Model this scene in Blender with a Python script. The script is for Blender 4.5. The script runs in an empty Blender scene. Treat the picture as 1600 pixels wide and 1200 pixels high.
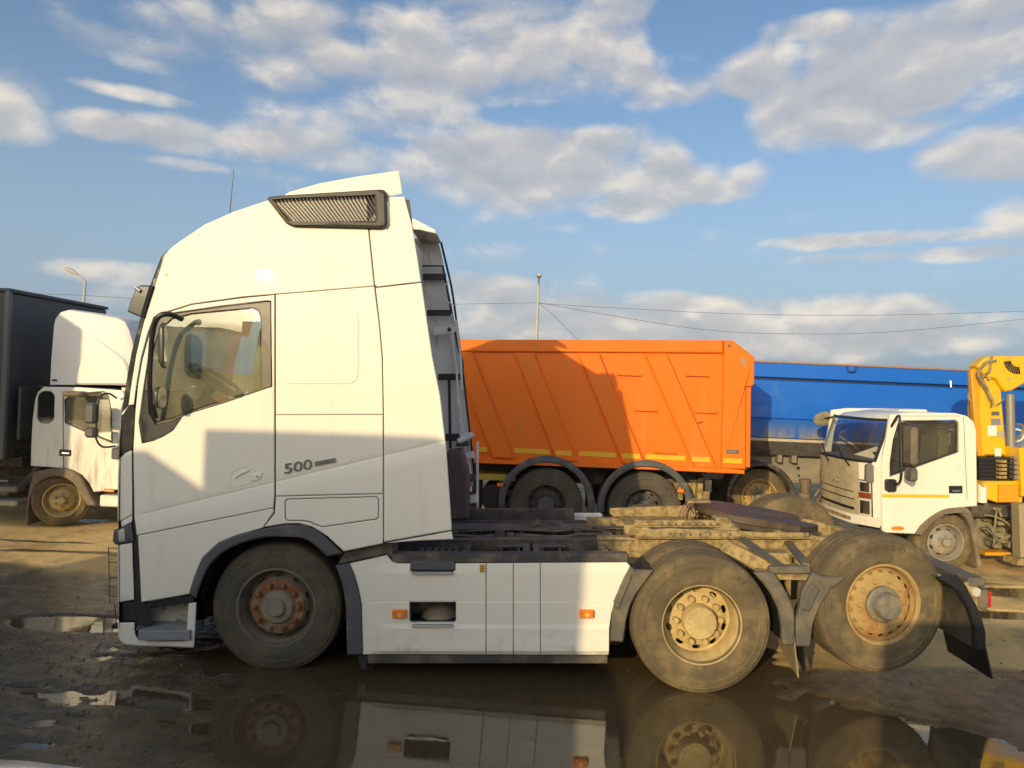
import bpy, bmesh, math, random
import numpy as np
from mathutils import Vector, Matrix
from mathutils.geometry import tessellate_polygon
R = math.radians
SC = bpy.context.scene
COL = SC.collection
random.seed(7)

# ------------------------------------------------------------------ camera, sky, sun, exposure
F = 1150.0            # focal length in pixels of the 1600 x 1200 photograph
CY, CH = -5.6, 2.28   # camera stands 5.6 m from the side of the tractor, 2.28 m above the yard
TH = math.atan(0.042) # the photograph is tilted: level lines fall to the right
XR = Vector((math.cos(TH), 0, math.sin(TH)))
ZR = Vector((-math.sin(TH), 0, math.cos(TH)))
cam_d = bpy.data.cameras.new('camera')
cam = bpy.data.objects.new('camera', cam_d); COL.objects.link(cam)
m = Matrix.Identity(4)
for i, v in enumerate((XR, ZR, Vector((0, -1, 0)), Vector((0, CY, CH)))):
    for j in range(3): m[j][i] = v[j]
cam.matrix_world = m
cam_d.sensor_width = 36.0; cam_d.lens = 36.0 * F / 1600.0
cam_d.clip_start = 0.05; cam_d.clip_end = 3000
SC.camera = cam

SUN_T = Vector((0.49, 1.0, -0.285)).normalized()      # the way the sunlight travels
el = math.asin(-SUN_T.z); az = math.atan2(-SUN_T.x, -SUN_T.y)
sun_d = bpy.data.lights.new('sun', 'SUN'); sun = bpy.data.objects.new('sun', sun_d); COL.objects.link(sun)
sun.rotation_euler = SUN_T.to_track_quat('-Z', 'Y').to_euler()
sun.location = (-6, -14, 9)
sun_d.energy = 2.1; sun_d.angle = R(0.55); sun_d.color = (1.0, 0.765, 0.42)

world = bpy.data.worlds.new('World'); SC.world = world; world.use_nodes = True
EXPO = 0.70
SC.view_settings.view_transform = 'Standard'; SC.view_settings.look = 'None'
SC.view_settings.exposure = EXPO; SC.view_settings.gamma = 1.0; SC.view_settings.use_curve_mapping = False
SC.cycles.use_denoising = True
SC.cycles.max_bounces = 5; SC.cycles.transparent_max_bounces = 12
SC.cycles.caustics_reflective = False; SC.cycles.caustics_refractive = False
SC.cycles.sample_clamp_indirect = 6.0

def build_sky():
    nt = world.node_tree; N = nt.nodes; K = nt.links; N.clear()
    def nd(t, **kw):
        n = N.new(t)
        for k, v in kw.items(): setattr(n, k, v)
        return n
    def mt(op, a, b=None, c=None, clamp=False):
        n = nd('ShaderNodeMath', operation=op, use_clamp=clamp)
        for i, v in enumerate((a, b, c)):
            if v is None: continue
            if isinstance(v, (int, float)): n.inputs[i].default_value = v
            else: K.new(v, n.inputs[i])
        return n.outputs[0]
    def vm(op, a, b=None):
        n = nd('ShaderNodeVectorMath', operation=op)
        for i, v in enumerate((a, b)):
            if v is None: continue
            if isinstance(v, (tuple, list, Vector)): n.inputs[i].default_value = v
            else: K.new(v, n.inputs[i])
        return n
    tc = nd('ShaderNodeTexCoord')
    sky = nd('ShaderNodeTexSky', sky_type='NISHITA', sun_disc=False)
    sky.sun_elevation = el; sky.sun_rotation = az; sky.altitude = 120; sky.air_density = 1.0; sky.dust_density = 4.5; sky.ozone_density = 1.6
    d = vm('NORMALIZE', tc.outputs['Generated']).outputs[0]
    sep = nd('ShaderNodeSeparateXYZ'); K.new(d, sep.inputs[0])
    ay = mt('ABSOLUTE', sep.outputs[1])
    cmb = nd('ShaderNodeCombineXYZ'); K.new(sep.outputs[0], cmb.inputs[0]); K.new(ay, cmb.inputs[1]); K.new(sep.outputs[2], cmb.inputs[2])
    dm = cmb.outputs[0]
    # cloud banks: (pixel x, pixel y, half width, half height, weight)
    banks = [(640,95,340,80,.88),(830,60,220,105,.95),(470,105,190,60,.7),(950,20,130,55,.7),(620,185,220,38,.6),
             (200,75,120,28,.75),(215,207,120,22,.8),(350,215,110,22,.75),(480,228,140,34,.75),(190,142,90,10,.5),(270,255,70,10,.5),
             (5,160,62,72,.95),(850,255,200,80,1.25),(790,240,170,52,1.05),(1060,275,120,48,1.15),(980,322,120,24,1.05),(640,250,70,28,.6),
             (1000,128,66,36,.65),(950,165,60,30,.55),(1170,120,110,62,.9),(1330,150,200,74,1.1),(1480,85,170,78,1.05),(1240,195,140,42,.8),(1240,48,75,20,.7),
             (1570,20,120,50,.9),(1570,240,110,52,1.1),(1470,145,60,24,.9),(1400,372,160,14,.95),(1480,397,180,13,.95),(1595,335,60,40,.8),
             (1000,510,400,46,1.1),(1370,515,300,34,1.0),(740,458,100,28,1.0),(1180,480,250,26,1.0),(560,500,400,30,.6),(170,425,100,18,.55),(430,282,50,18,.5),
             (870,352,70,12,.5),(120,520,260,20,.6),(1340,300,30,8,.3)]
    acc = None
    for (px, py, a, b, w) in banks:
        c = (XR * ((px - 800) / F) + ZR * (-(py - 600) / F) + Vector((0, 1, 0)))
        ln = c.length; c.normalize()
        r = c.cross(Vector((0, 0, 1))).normalized(); u = r.cross(c)
        p = vm('DOT_PRODUCT', dm, tuple(r * (F * ln / a))).outputs['Value']
        q = vm('DOT_PRODUCT', dm, tuple(u * (F * ln / b))).outputs['Value']
        s = mt('MULTIPLY', p, p); s = mt('MULTIPLY_ADD', q, q, s)
        s = mt('MULTIPLY_ADD', s, -0.62 * w, w)
        acc = s if acc is None else mt('SMOOTH_MAX', acc, s, 0.12)
    for (px, py, a, b, w) in ((1100,50,95,95,1.1),(1120,215,65,80,1.0),(880,183,150,22,.6),(700,205,70,18,.5),(1060,185,50,30,.4),(1250,100,26,40,.5),(1130,340,160,30,.5),(560,60,50,24,.4),(1440,180,60,16,.4),(90,260,160,40,.5)):   # blue gaps
        c = (XR * ((px - 800) / F) + ZR * (-(py - 600) / F) + Vector((0, 1, 0))); ln = c.length; c.normalize()
        r = c.cross(Vector((0, 0, 1))).normalized(); u = r.cross(c)
        p = vm('DOT_PRODUCT', dm, tuple(r * (F * ln / a))).outputs['Value']; q = vm('DOT_PRODUCT', dm, tuple(u * (F * ln / b))).outputs['Value']
        s = mt('MULTIPLY', p, p); s = mt('MULTIPLY_ADD', q, q, s); s = mt('MAXIMUM', mt('MULTIPLY_ADD', s, -w, w), 0.0)
        acc = mt('SUBTRACT', acc, s)
    blob = mt('MAXIMUM', acc, -0.8)
    st = vm('MULTIPLY', dm, (1.0, 0.6, 1.75)).outputs[0]
    last = [None]
    def fbm(vec, scale, det, dist=0.0, rough=.58):
        n = nd('ShaderNodeTexNoise'); last[0] = n; n.inputs['Scale'].default_value = scale; n.inputs['Detail'].default_value = det
        n.inputs['Roughness'].default_value = rough; n.inputs['Distortion'].default_value = dist; K.new(vec, n.inputs['Vector'])
        return n.outputs[0]
    def dens(vec):
        n1 = fbm(vec, 5.0, 9, .2, .57); n2 = fbm(vec, 17.0, 6, .25, .55); n2o = last[0].outputs['Color']
        vo = nd('ShaderNodeTexVoronoi', feature='F1'); vo.inputs['Scale'].default_value = 12.0
        wv = nd('ShaderNodeVectorMath', operation='MULTIPLY_ADD'); K.new(n2o, wv.inputs[0]); wv.inputs[1].default_value = (.07, .07, .07); K.new(vec, wv.inputs[2]); K.new(wv.outputs[0], vo.inputs['Vector'])
        puff = mt('MULTIPLY_ADD', vo.outputs['Distance'], -.95, .55)
        return mt('ADD', mt('ADD', mt('MULTIPLY_ADD', n1, 1.9, -.95), mt('MULTIPLY_ADD', n2, .55, -.275)), puff)
    n0 = dens(st)
    up = vm('ADD', st, (-0.006, 0.0, 0.030)).outputs[0]
    n1 = dens(up)
    wide = fbm(st, 1.7, 3)                                     # the same broken cover over the rest of the sky
    el0 = mt('MULTIPLY_ADD', wide, 2.2, -1.45)
    cover = mt('SMOOTH_MAX', blob, el0, .2)
    D = mt('ADD', cover, n0)
    mr = nd('ShaderNodeMapRange', interpolation_type='SMOOTHSTEP'); K.new(D, mr.inputs[0]); mr.inputs[1].default_value = .10; mr.inputs[2].default_value = 1.05
    alpha = mt('MULTIPLY', mr.outputs[0], .80)
    # tops catch the sun, bases are grey
    g = mt('SUBTRACT', n0, n1)
    thick = nd('ShaderNodeMapRange', interpolation_type='SMOOTHSTEP'); K.new(D, thick.inputs[0]); thick.inputs[1].default_value = .4; thick.inputs[2].default_value = 1.7
    sh = mt('MULTIPLY_ADD', g, .85, .62); sh = mt('MULTIPLY_ADD', thick.outputs[0], -.34, sh, clamp=True)
    cr = nd('ShaderNodeValToRGB'); K.new(sh, cr.inputs[0])
    e = cr.color_ramp.elements; e[0].position = 0.12; e[0].color = (.290, .292, .306, 1); e[1].position = .95; e[1].color = (.62, .55, .455, 1)
    m1 = e.new(.5); m1.color = (.365, .350, .338, 1)
    # sky colour: Nishita, plus the pale veil low over the horizon
    sc_ = nd('ShaderNodeMixRGB', blend_type='MULTIPLY'); sc_.inputs[0].default_value = 1
    K.new(sky.outputs[0], sc_.inputs[1]); sc_.inputs[2].default_value = (SKY_K * .80, SKY_K * .90, SKY_K * .98, 1)
    veil = nd('ShaderNodeMapRange', interpolation_type='SMOOTHSTEP'); K.new(sep.outputs[2], veil.inputs[0])
    veil.inputs[1].default_value = .46; veil.inputs[2].default_value = -.02; veil.inputs[3].default_value = 0; veil.inputs[4].default_value = .62
    mv = nd('ShaderNodeMixRGB'); K.new(veil.outputs[0], mv.inputs[0]); K.new(sc_.outputs[0], mv.inputs[1]); mv.inputs[2].default_value = (.255, .325, .425, 1)
    mc = nd('ShaderNodeMixRGB'); K.new(alpha, mc.inputs[0]); K.new(mv.outputs[0], mc.inputs[1]); K.new(cr.outputs[0], mc.inputs[2])
    # cloud towards the sun brightened and warmed, added as fill for shaded sides
    ph = vm('DOT_PRODUCT', d, tuple(-SUN_T)).outputs['Value']; ph = mt('MAXIMUM', ph, 0.0); ph = mt('POWER', ph, 3.0); gw = vm('MULTIPLY_ADD', (2.9, 2.2, 1.35)); gw.inputs[2].default_value = (1, 1, 1); K.new(ph, gw.inputs[1])
    gl = nd('ShaderNodeMixRGB', blend_type='MULTIPLY'); gl.inputs[0].default_value = 1; K.new(cr.outputs[0], gl.inputs[1]); K.new(gw.outputs[0], gl.inputs[2]); K.new(gl.outputs[0], mc.inputs[2])
    bg = nd('ShaderNodeBackground'); bg.inputs[1].default_value = 1.0
    K.new(mc.outputs[0], bg.inputs[0])
    out = nd('ShaderNodeOutputWorld'); K.new(bg.outputs[0], out.inputs[0])
SKY_K = 0.114
build_sky()

# ------------------------------------------------------------------ helpers
def L(px, py, Y=0.0):
    """photo pixel -> (x, z) in the tractor's own upright frame, Y metres behind its near side"""
    k = (-CY + Y) / F
    return ((px - 800) * k, CH - (py - 600) * k)
def LL(pts, Y=0.0): return [L(a, b, Y) for a, b in pts]
def Wv(px, py, Y):
    d = XR * ((px - 800) / F) + ZR * (-(py - 600) / F) + Vector((0, 1, 0))
    return Vector((0, CY, CH)) + d * (-CY + Y)
def W(px, py, Y):
    v = Wv(px, py, Y); return (v.x, v.z)
def WW(pts, Y): return [W(a, b, Y) for a, b in pts]

def tag(o, label=None, cat=None, group=None, kind=None):
    if label: o['label'] = label
    if cat: o['category'] = cat
    if group: o['group'] = group
    if kind: o['kind'] = kind
    return o
def empty(name, loc=(0, 0, 0), parent=None, rot=(0, 0, 0)):
    o = bpy.data.objects.new(name, None); COL.objects.link(o)
    o.location = loc; o.rotation_euler = rot; o.parent = parent; o.empty_display_size = .2
    return o
def link(name, me, mat, parent=None, loc=(0, 0, 0), smooth=32):
    if smooth:
        me.shade_smooth(); me.set_sharp_from_angle(angle=R(smooth))
    if mat and len(me.materials) == 0: me.materials.append(mat)
    o = bpy.data.objects.new(name, me); COL.objects.link(o); o.parent = parent; o.location = loc
    return o

def area(p): return .5 * sum(p[i][0] * p[(i + 1) % len(p)][1] - p[(i + 1) % len(p)][0] * p[i][1] for i in range(len(p)))
def offs(p, d):
    """offset a CCW polygon inwards by d"""
    n = len(p); out = []
    for i in range(n):
        a, b, c = Vector(p[i - 1]), Vector(p[i]), Vector(p[(i + 1) % n])
        e1 = (b - a); e2 = (c - b)
        if e1.length < 1e-7 or e2.length < 1e-7: out.append(tuple(b)); continue
        e1.normalize(); e2.normalize()
        n1 = Vector((-e1.y, e1.x)); n2 = Vector((-e2.y, e2.x)); k = n1 + n2
        q = max(.35, k.length_squared / 2)
        out.append(tuple(b + k * (d / q)))
    return out
def curve(pts, n=5, closed=False):
    """Catmull-Rom through pts"""
    P = [Vector(p) for p in pts]; out = []; N = len(P)
    rng = range(N) if closed else range(N - 1)
    for i in rng:
        p0 = P[i - 1] if (closed or i) else P[0]; p1 = P[i]; p2 = P[(i + 1) % N]; p3 = P[(i + 2) % N] if (closed or i + 2 < N) else P[-1]
        for k in range(n):
            t = k / n
            out.append(tuple(.5 * (2 * p1 + (p2 - p0) * t + (2 * p0 - 5 * p1 + 4 * p2 - p3) * t * t + (3 * p1 - p0 - 3 * p2 + p3) * t ** 3)))
    if not closed: out.append(tuple(P[-1]))
    return out
def rrect(x0, y0, x1, y1, r, n=4):
    out = []
    for cx, cy, a0 in ((x1 - r, y1 - r, 0), (x0 + r, y1 - r, 90), (x0 + r, y0 + r, 180), (x1 - r, y0 + r, 270)):
        for k in range(n + 1):
            a = R(a0 + 90 * k / n); out.append((cx + r * math.cos(a), cy + r * math.sin(a)))
    return out

class MB:
    def __init__(s): s.v = []; s.f = []
    def add(s, vs, fs):
        o = len(s.v); s.v += [tuple(v) for v in vs]; s.f += [tuple(i + o for i in f) for f in fs]; return s
    def box(s, x0, x1, y0, y1, z0, z1, b=.004):
        b = min(b, abs(x1 - x0) * .45, abs(y1 - y0) * .45, abs(z1 - z0) * .45)
        lo, hi = (x0, y0, z0), (x1, y1, z1); vs = []; idx = {}
        for sx in (0, 1):
            for sy in (0, 1):
                for sz in (0, 1):
                    sg = (sx, sy, sz)
                    for a in range(3):     # vertex lying on the face of axis a
                        p = []
                        for k in range(3):
                            e = hi[k] if sg[k] else lo[k]
                            if k != a: e += -b if sg[k] else b
                            p.append(e)
                        idx[(sg, a)] = len(vs); vs.append(p)
        fs = []
        for a in range(3):
            u, w = [k for k in range(3) if k != a]
            for sa in (0, 1):
                q = []
                for (su, sw) in ((0, 0), (1, 0), (1, 1), (0, 1)):
                    g = [0, 0, 0]; g[a] = sa; g[u] = su; g[w] = sw; q.append(idx[(tuple(g), a)])
                fs.append(q)
        for a in range(3):                 # edge along axis a
            u, w = [k for k in range(3) if k != a]
            for su in (0, 1):
                for sw in (0, 1):
                    g0 = [0, 0, 0]; g0[u] = su; g0[w] = sw; g1 = list(g0); g1[a] = 1
                    fs.append([idx[(tuple(g0), u)], idx[(tuple(g1), u)], idx[(tuple(g1), w)], idx[(tuple(g0), w)]])
        for sx in (0, 1):
            for sy in (0, 1):
                for sz in (0, 1): fs.append([idx[((sx, sy, sz), a)] for a in range(3)])
        return s.add(vs, fs)
    def bar(s, a, b, w, h, up=(0, 0, 1)):
        a, b = Vector(a), Vector(b); d = (b - a).normalized(); up = Vector(up)
        if abs(d.dot(up)) > .98: up = Vector((1, 0, 0))
        r = d.cross(up).normalized() * w / 2; u = r.cross(d).normalized() * h / 2
        vs = [p + i * r + j * u for p in (a, b) for i, j in ((-1, -1), (1, -1), (1, 1), (-1, 1))]
        return s.add(vs, [(0, 1, 2, 3), (7, 6, 5, 4), (0, 4, 5, 1), (1, 5, 6, 2), (2, 6, 7, 3), (3, 7, 4, 0)])
    def tube(s, path, r, n=8, caps=True):
        P = [Vector(p) for p in path]; rs = r if isinstance(r, (list, tuple)) else [r] * len(P)
        vs = []; fs = []; prev = None
        for i, p in enumerate(P):
            t = (P[min(i + 1, len(P) - 1)] - P[max(i - 1, 0)]).normalized()
            if prev is None:
                k = Vector((0, 0, 1)) if abs(t.z) < .9 else Vector((1, 0, 0)); a = t.cross(k).normalized()
            else: a = (prev - t * prev.dot(t)).normalized()
            prev = a; b = t.cross(a)
            vs += [p + (a * math.cos(2 * math.pi * k / n) + b * math.sin(2 * math.pi * k / n)) * rs[i] for k in range(n)]
        for i in range(len(P) - 1):
            for k in range(n):
                fs.append((i * n + k, i * n + (k + 1) % n, (i + 1) * n + (k + 1) % n, (i + 1) * n + k))
        if caps: fs += [tuple(range(n - 1, -1, -1)), tuple((len(P) - 1) * n + k for k in range(n))]
        return s.add(vs, fs)
    def lathe(s, prof, n=32, c=(0, 0, 0), close=False):
        """profile of (radius, y) turned about the y axis"""
        vs = []; fs = []; m_ = len(prof)
        for k in range(n):
            a = 2 * math.pi * k / n; ca, sa = math.cos(a), math.sin(a)
            vs += [(c[0] + r * ca, c[1] + y, c[2] + r * sa) for r, y in prof]
        for k in range(n):
            o, q = k * m_, ((k + 1) % n) * m_
            for i in range(m_ - 1): fs.append((o + i, q + i, q + i + 1, o + i + 1))
        return s.add(vs, fs)
    def disc(s, r, y, n=24, c=(0, 0, 0)):
        return s.add([(c[0] + r * math.cos(2 * math.pi * k / n), c[1] + y, c[2] + r * math.sin(2 * math.pi * k / n)) for k in range(n)], [tuple(range(n))])
    def cyl(s, r, y0, y1, n=12, c=(0, 0, 0), b=.002):
        return s.lathe([(r - b, y0), (r, y0 + b), (r, y1)], n, c).disc(r - b, y0, n, c)
    def strip(s, pts, y0, y1, th=.006):
        """band following pts (x, z) from y0 to y1"""
        n = len(pts); vs = []
        for (x, z) in pts: vs += [(x, y0, z), (x, y1, z)]
        return s.add(vs, [(2 * i, 2 * i + 1, 2 * i + 3, 2 * i + 2) for i in range(n - 1)])
    def plate(s, outer, y0, y1, holes=(), b=.004):
        loops = []
        for k, pl in enumerate([outer] + list(holes)):
            pl = list(pl)
            if (area(pl) > 0) != (k == 0): pl.reverse()
            loops.append(pl)
        vs = []; fs = []; front = []; back = []
        for pl in loops:
            n = len(pl); o = len(vs); ins = offs(pl, b)
            vs += [(x, y0, z) for x, z in ins] + [(x, y0 + b, z) for x, z in pl] + [(x, y1, z) for x, z in pl]
            for i in range(n):
                j = (i + 1) % n
                fs += [(o + i, o + j, o + n + j, o + n + i), (o + n + i, o + n + j, o + 2 * n + j, o + 2 * n + i)]
            front += list(range(o, o + n)); back += list(range(o + 2 * n, o + 3 * n))
        lp = [[Vector((x, z, 0)) for x, z in pl] for pl in loops]
        tr = tessellate_polygon(lp)
        fs += [tuple(front[i] for i in t) for t in tr] + [tuple(back[i] for i in reversed(t)) for t in tr]
        return s.add(vs, fs)
    def mesh(s, name, cut=None, bend=None, cutdirs='xz', merge=0, planes=()):
        me = bpy.data.meshes.new(name); me.from_pydata(s.v, [], s.f)
        bm = bmesh.new(); bm.from_mesh(me)
        if merge: bmesh.ops.remove_doubles(bm, verts=bm.verts[:], dist=merge)
        if cut:
            for ax in cutdirs:
                i = 'xyz'.index(ax); cs = [v.co[i] for v in bm.verts]; lo, hi = min(cs), max(cs)
                k = math.ceil(lo / cut) * cut + 1e-4
                while k < hi:
                    nrm = [0, 0, 0]; nrm[i] = 1; co = [0, 0, 0]; co[i] = k
                    bmesh.ops.bisect_plane(bm, geom=bm.verts[:] + bm.edges[:] + bm.faces[:], plane_co=co, plane_no=nrm, dist=1e-5)
                    k += cut
        for co, no in planes:
            bmesh.ops.bisect_plane(bm, geom=bm.verts[:] + bm.edges[:] + bm.faces[:], plane_co=co, plane_no=no, dist=1e-5)
        if bend:
            for v in bm.verts: v.co = bend(v.co)
        bmesh.ops.recalc_face_normals(bm, faces=bm.faces[:])
        bm.to_mesh(me); bm.free()
        return me
    def build(s, name, mat, parent=None, smooth=32, cut=None, bend=None, loc=(0, 0, 0), cutdirs='xz', merge=0, planes=()):
        return link(name, s.mesh(name, cut, bend, cutdirs, merge, planes), mat, parent, loc, smooth)

def copy_tree(o, parent=None, loc=None, rotz=None):
    c = o.copy(); COL.objects.link(c); c.parent = parent
    if loc is not None: c.location = loc
    if rotz is not None: c.rotation_euler = (0, 0, rotz)
    for ch in list(o.children): copy_tree(ch, c)
    return c
def text(name, body, size, mat, parent, loc, rot=(math.pi / 2, 0, 0), extrude=.002, shear=0.0, sx=1.0, align='LEFT', bold=0.0):
    cu = bpy.data.curves.new(name, 'FONT'); cu.body = body; cu.size = size; cu.extrude = extrude; cu.shear = shear
    cu.align_x = align; cu.resolution_u = 3; cu.offset = bold
    t = bpy.data.objects.new(name, cu); COL.objects.link(t)
    dg = bpy.context.evaluated_depsgraph_get(); me = bpy.data.meshes.new_from_object(t.evaluated_get(dg))
    bpy.data.objects.remove(t)
    me.materials.clear(); me.materials.append(mat)
    o = bpy.data.objects.new(name, me); COL.objects.link(o); o.parent = parent; o.location = loc; o.rotation_euler = rot; o.scale = (sx, 1, 1)
    return o

# ------------------------------------------------------------------ materials
MATS = {}
def mat(name, col, rough=.5, metal=0.0, coat=0.0, var=.12, scale=6.0, dust=0.0, dcol=(.36, .27, .15), dscale=3.0, bump=0.0, bscale=60.0, spec=.5, dlow=None, streak=0.0):
    mm = bpy.data.materials.new(name); mm.use_nodes = True; MATS[name] = mm
    nt = mm.node_tree; N = nt.nodes; K = nt.links
    P = N['Principled BSDF']; P.inputs['Metallic'].default_value = metal; P.inputs['Coat Weight'].default_value = coat
    P.inputs['Coat Roughness'].default_value = .03; P.inputs['Specular IOR Level'].default_value = spec
    tc = N.new('ShaderNodeTexCoord')
    def noise(sc, det=6, ro=.6, vec=None):
        n = N.new('ShaderNodeTexNoise'); n.inputs['Scale'].default_value = sc; n.inputs['Detail'].default_value = det; n.inputs['Roughness'].default_value = ro
        K.new(vec or tc.outputs['Object'], n.inputs['Vector']); return n
    n1 = noise(scale)
    mx = N.new('ShaderNodeMixRGB'); K.new(n1.outputs[0], mx.inputs[0])
    mx.inputs[1].default_value = (*[c * (1 - var) for c in col], 1); mx.inputs[2].default_value = (*[min(1, c * (1 + var)) for c in col], 1)
    colr = mx.outputs[0]; rg = None
    if dust > 0:
        vec = None
        if streak:
            mp = N.new('ShaderNodeMapping'); mp.inputs['Scale'].default_value = (1, 1, 1 / streak); K.new(tc.outputs['Object'], mp.inputs[0]); vec = mp.outputs[0]
        n2 = noise(dscale, 9, .68, vec)
        mr = N.new('ShaderNodeMapRange'); mr.interpolation_type = 'SMOOTHSTEP'; mr.inputs[1].default_value = .62 - .42 * dust; mr.inputs[2].default_value = .86 - .42 * dust
        K.new(n2.outputs[0], mr.inputs[0]); fac = mr.outputs[0]
        if dlow:   # dirt thins out above a height
            sp = N.new('ShaderNodeSeparateXYZ'); K.new(tc.outputs['Object'], sp.inputs[0])
            m2 = N.new('ShaderNodeMapRange'); m2.inputs[1].default_value = dlow[0]; m2.inputs[2].default_value = dlow[1]; m2.inputs[3].default_value = 1; m2.inputs[4].default_value = dlow[2] if len(dlow) > 2 else 0
            K.new(sp.outputs[2], m2.inputs[0]); m3 = N.new('ShaderNodeMath'); m3.operation = 'MULTIPLY'; K.new(fac, m3.inputs[0]); K.new(m2.outputs[0], m3.inputs[1]); fac = m3.outputs[0]
        dm = N.new('ShaderNodeMixRGB'); K.new(fac, dm.inputs[0]); K.new(colr, dm.inputs[1]); dm.inputs[2].default_value = (*dcol, 1)
        colr = dm.outputs[0]
        rr = N.new('ShaderNodeMapRange'); K.new(fac, rr.inputs[0]); rr.inputs[3].default_value = rough; rr.inputs[4].default_value = max(rough, .85); rg = rr.outputs[0]
        if coat:
            cc = N.new('ShaderNodeMapRange'); K.new(fac, cc.inputs[0]); cc.inputs[3].default_value = coat; cc.inputs[4].default_value = 0; K.new(cc.outputs[0], P.inputs['Coat Weight'])
    K.new(colr, P.inputs['Base Color'])
    if rg: K.new(rg, P.inputs['Roughness'])
    else: P.inputs['Roughness'].default_value = rough
    if bump > 0:
        n3 = noise(bscale, 4); bp = N.new('ShaderNodeBump'); bp.inputs['Strength'].default_value = bump; bp.inputs['Distance'].default_value = .01
        K.new(n3.outputs[0], bp.inputs['Height']); K.new(bp.outputs[0], P.inputs['Normal'])
    return mm
def glass(name, tint=(.75, .8, .72), ior=1.55, rough=.0, film=(.3, .27, .2), filmk=.06):
    mm = bpy.data.materials.new(name); mm.use_nodes = True; MATS[name] = mm
    nt = mm.node_tree; N = nt.nodes; K = nt.links; N.clear()
    fr = N.new('ShaderNodeFresnel')      # a thin pane: the same reflection from either face
    ge = N.new('ShaderNodeNewGeometry'); ir = N.new('ShaderNodeMapRange'); ir.inputs[3].default_value = ior; ir.inputs[4].default_value = 1 / ior; K.new(ge.outputs['Backfacing'], ir.inputs[0]); K.new(ir.outputs[0], fr.inputs[0])
    tr = N.new('ShaderNodeBsdfTransparent'); tr.inputs[0].default_value = (*tint, 1)
    df = N.new('ShaderNodeBsdfDiffuse'); df.inputs[0].default_value = (*film, 1)
    nz = N.new('ShaderNodeTexNoise'); nz.inputs['Scale'].default_value = 3; nz.inputs['Detail'].default_value = 6
    mu = N.new('ShaderNodeMath'); mu.operation = 'MULTIPLY'; mu.inputs[1].default_value = filmk * 2; K.new(nz.outputs[0], mu.inputs[0])
    m0 = N.new('ShaderNodeMixShader'); K.new(mu.outputs[0], m0.inputs[0]); K.new(tr.outputs[0], m0.inputs[1]); K.new(df.outputs[0], m0.inputs[2])
    gl = N.new('ShaderNodeBsdfGlossy'); gl.inputs['Roughness'].default_value = rough
    mx = N.new('ShaderNodeMixShader'); K.new(fr.outputs[0], mx.inputs[0]); K.new(m0.outputs[0], mx.inputs[1]); K.new(gl.outputs[0], mx.inputs[2])
    o = N.new('ShaderNodeOutputMaterial'); K.new(mx.outputs[0], o.inputs[0])
    return mm
def emat(name, col, rough=.2, alpha=1): return mat(name, col, rough, coat=.6, var=.03)

WHITE = mat('white_paint', (.85, .80, .69), .6, spec=.15, coat=.14, var=.012, scale=1.5, dust=.14, dcol=(.74, .69, .58), dscale=4, streak=7)
WHITE_LOW = mat('white_paint_dirty', (.84, .79, .685), .6, spec=.15, coat=.25, var=.012, scale=1.5, dust=.30, dcol=(.50, .45, .35), dscale=7, dlow=(.17, .42, .08))
GREYP = mat('grey_plastic', (.085, .088, .095), .52, var=.12, scale=9, dust=.25, dcol=(.26, .21, .14), dscale=4, bump=.15, bscale=220)
GREYP_D = mat('grey_plastic_dusty', (.105, .098, .082), .6, var=.12, scale=9, dust=.5, dcol=(.20, .165, .105), dscale=3.5, bump=.2, bscale=160)
BLACKP = mat('black_plastic', (.018, .018, .02), .45, var=.2, scale=8, dust=.12, dcol=(.12, .1, .07), bump=.1, bscale=200)
BLACK_T = mat('black_trim', (.03, .028, .026), .35, var=.15, scale=8, dust=.3, dcol=(.2, .165, .11))
BROWNT = mat('window_seal', (.10, .085, .062), .42, var=.2, scale=7, dust=.35, dcol=(.3, .25, .17))
RUBBER = mat('tyre_rubber', (.075, .066, .05), .85, var=.15, scale=5, dust=.5, dcol=(.125, .102, .066), dscale=2.5, bump=.5, bscale=70)
RUBBER_D = mat('tyre_rubber_dusty', (.115, .089, .050), .88, var=.25, scale=9, dust=.44, dcol=(.235, .175, .086), dscale=3.2, bump=.5, bscale=60)
RUST = mat('rusty_steel', (.23, .088, .028), .8, var=.35, scale=14, dust=.42, dcol=(.30, .235, .15), dscale=11, bump=.5, bscale=60)
RIM_Y = mat('dusty_yellow_rim', (.48, .36, .16), .75, var=.15, scale=12, dust=.5, dcol=(.60, .46, .21), dscale=6, bump=.3, bscale=80)
RIM_O = mat('rust_stained_rim', (.44, .31, .12), .75, var=.2, scale=8, dust=.42, dcol=(.36, .18, .055), dscale=8, bump=.3, bscale=70)
RIM_G = mat('grey_steel_rim', (.27, .25, .21), .6, var=.2, scale=10, dust=.4, dcol=(.33, .27, .17), dscale=7, bump=.2, bscale=70)
HUB = mat('hub_metal', (.22, .21, .18), .55, metal=.35, var=.3, scale=20, dust=.55, dcol=(.34, .28, .18), dscale=9, bump=.4, bscale=70)
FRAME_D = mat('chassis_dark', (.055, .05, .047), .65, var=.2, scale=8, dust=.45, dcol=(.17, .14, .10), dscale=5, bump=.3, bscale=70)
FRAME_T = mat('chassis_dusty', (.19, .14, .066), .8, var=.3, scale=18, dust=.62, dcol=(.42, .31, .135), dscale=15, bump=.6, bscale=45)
FRAME_P = mat('chassis_purplish', (.105, .085, .075), .7, var=.2, scale=8, dust=.4, dcol=(.22, .18, .13), dscale=5, bump=.2, bscale=70)
GREASE = mat('greasy_plate', (.075, .055, .040), .55, metal=.0, var=.4, scale=12, dust=.34, dcol=(.13, .085, .05), dscale=7, bump=.25, bscale=50)
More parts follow.
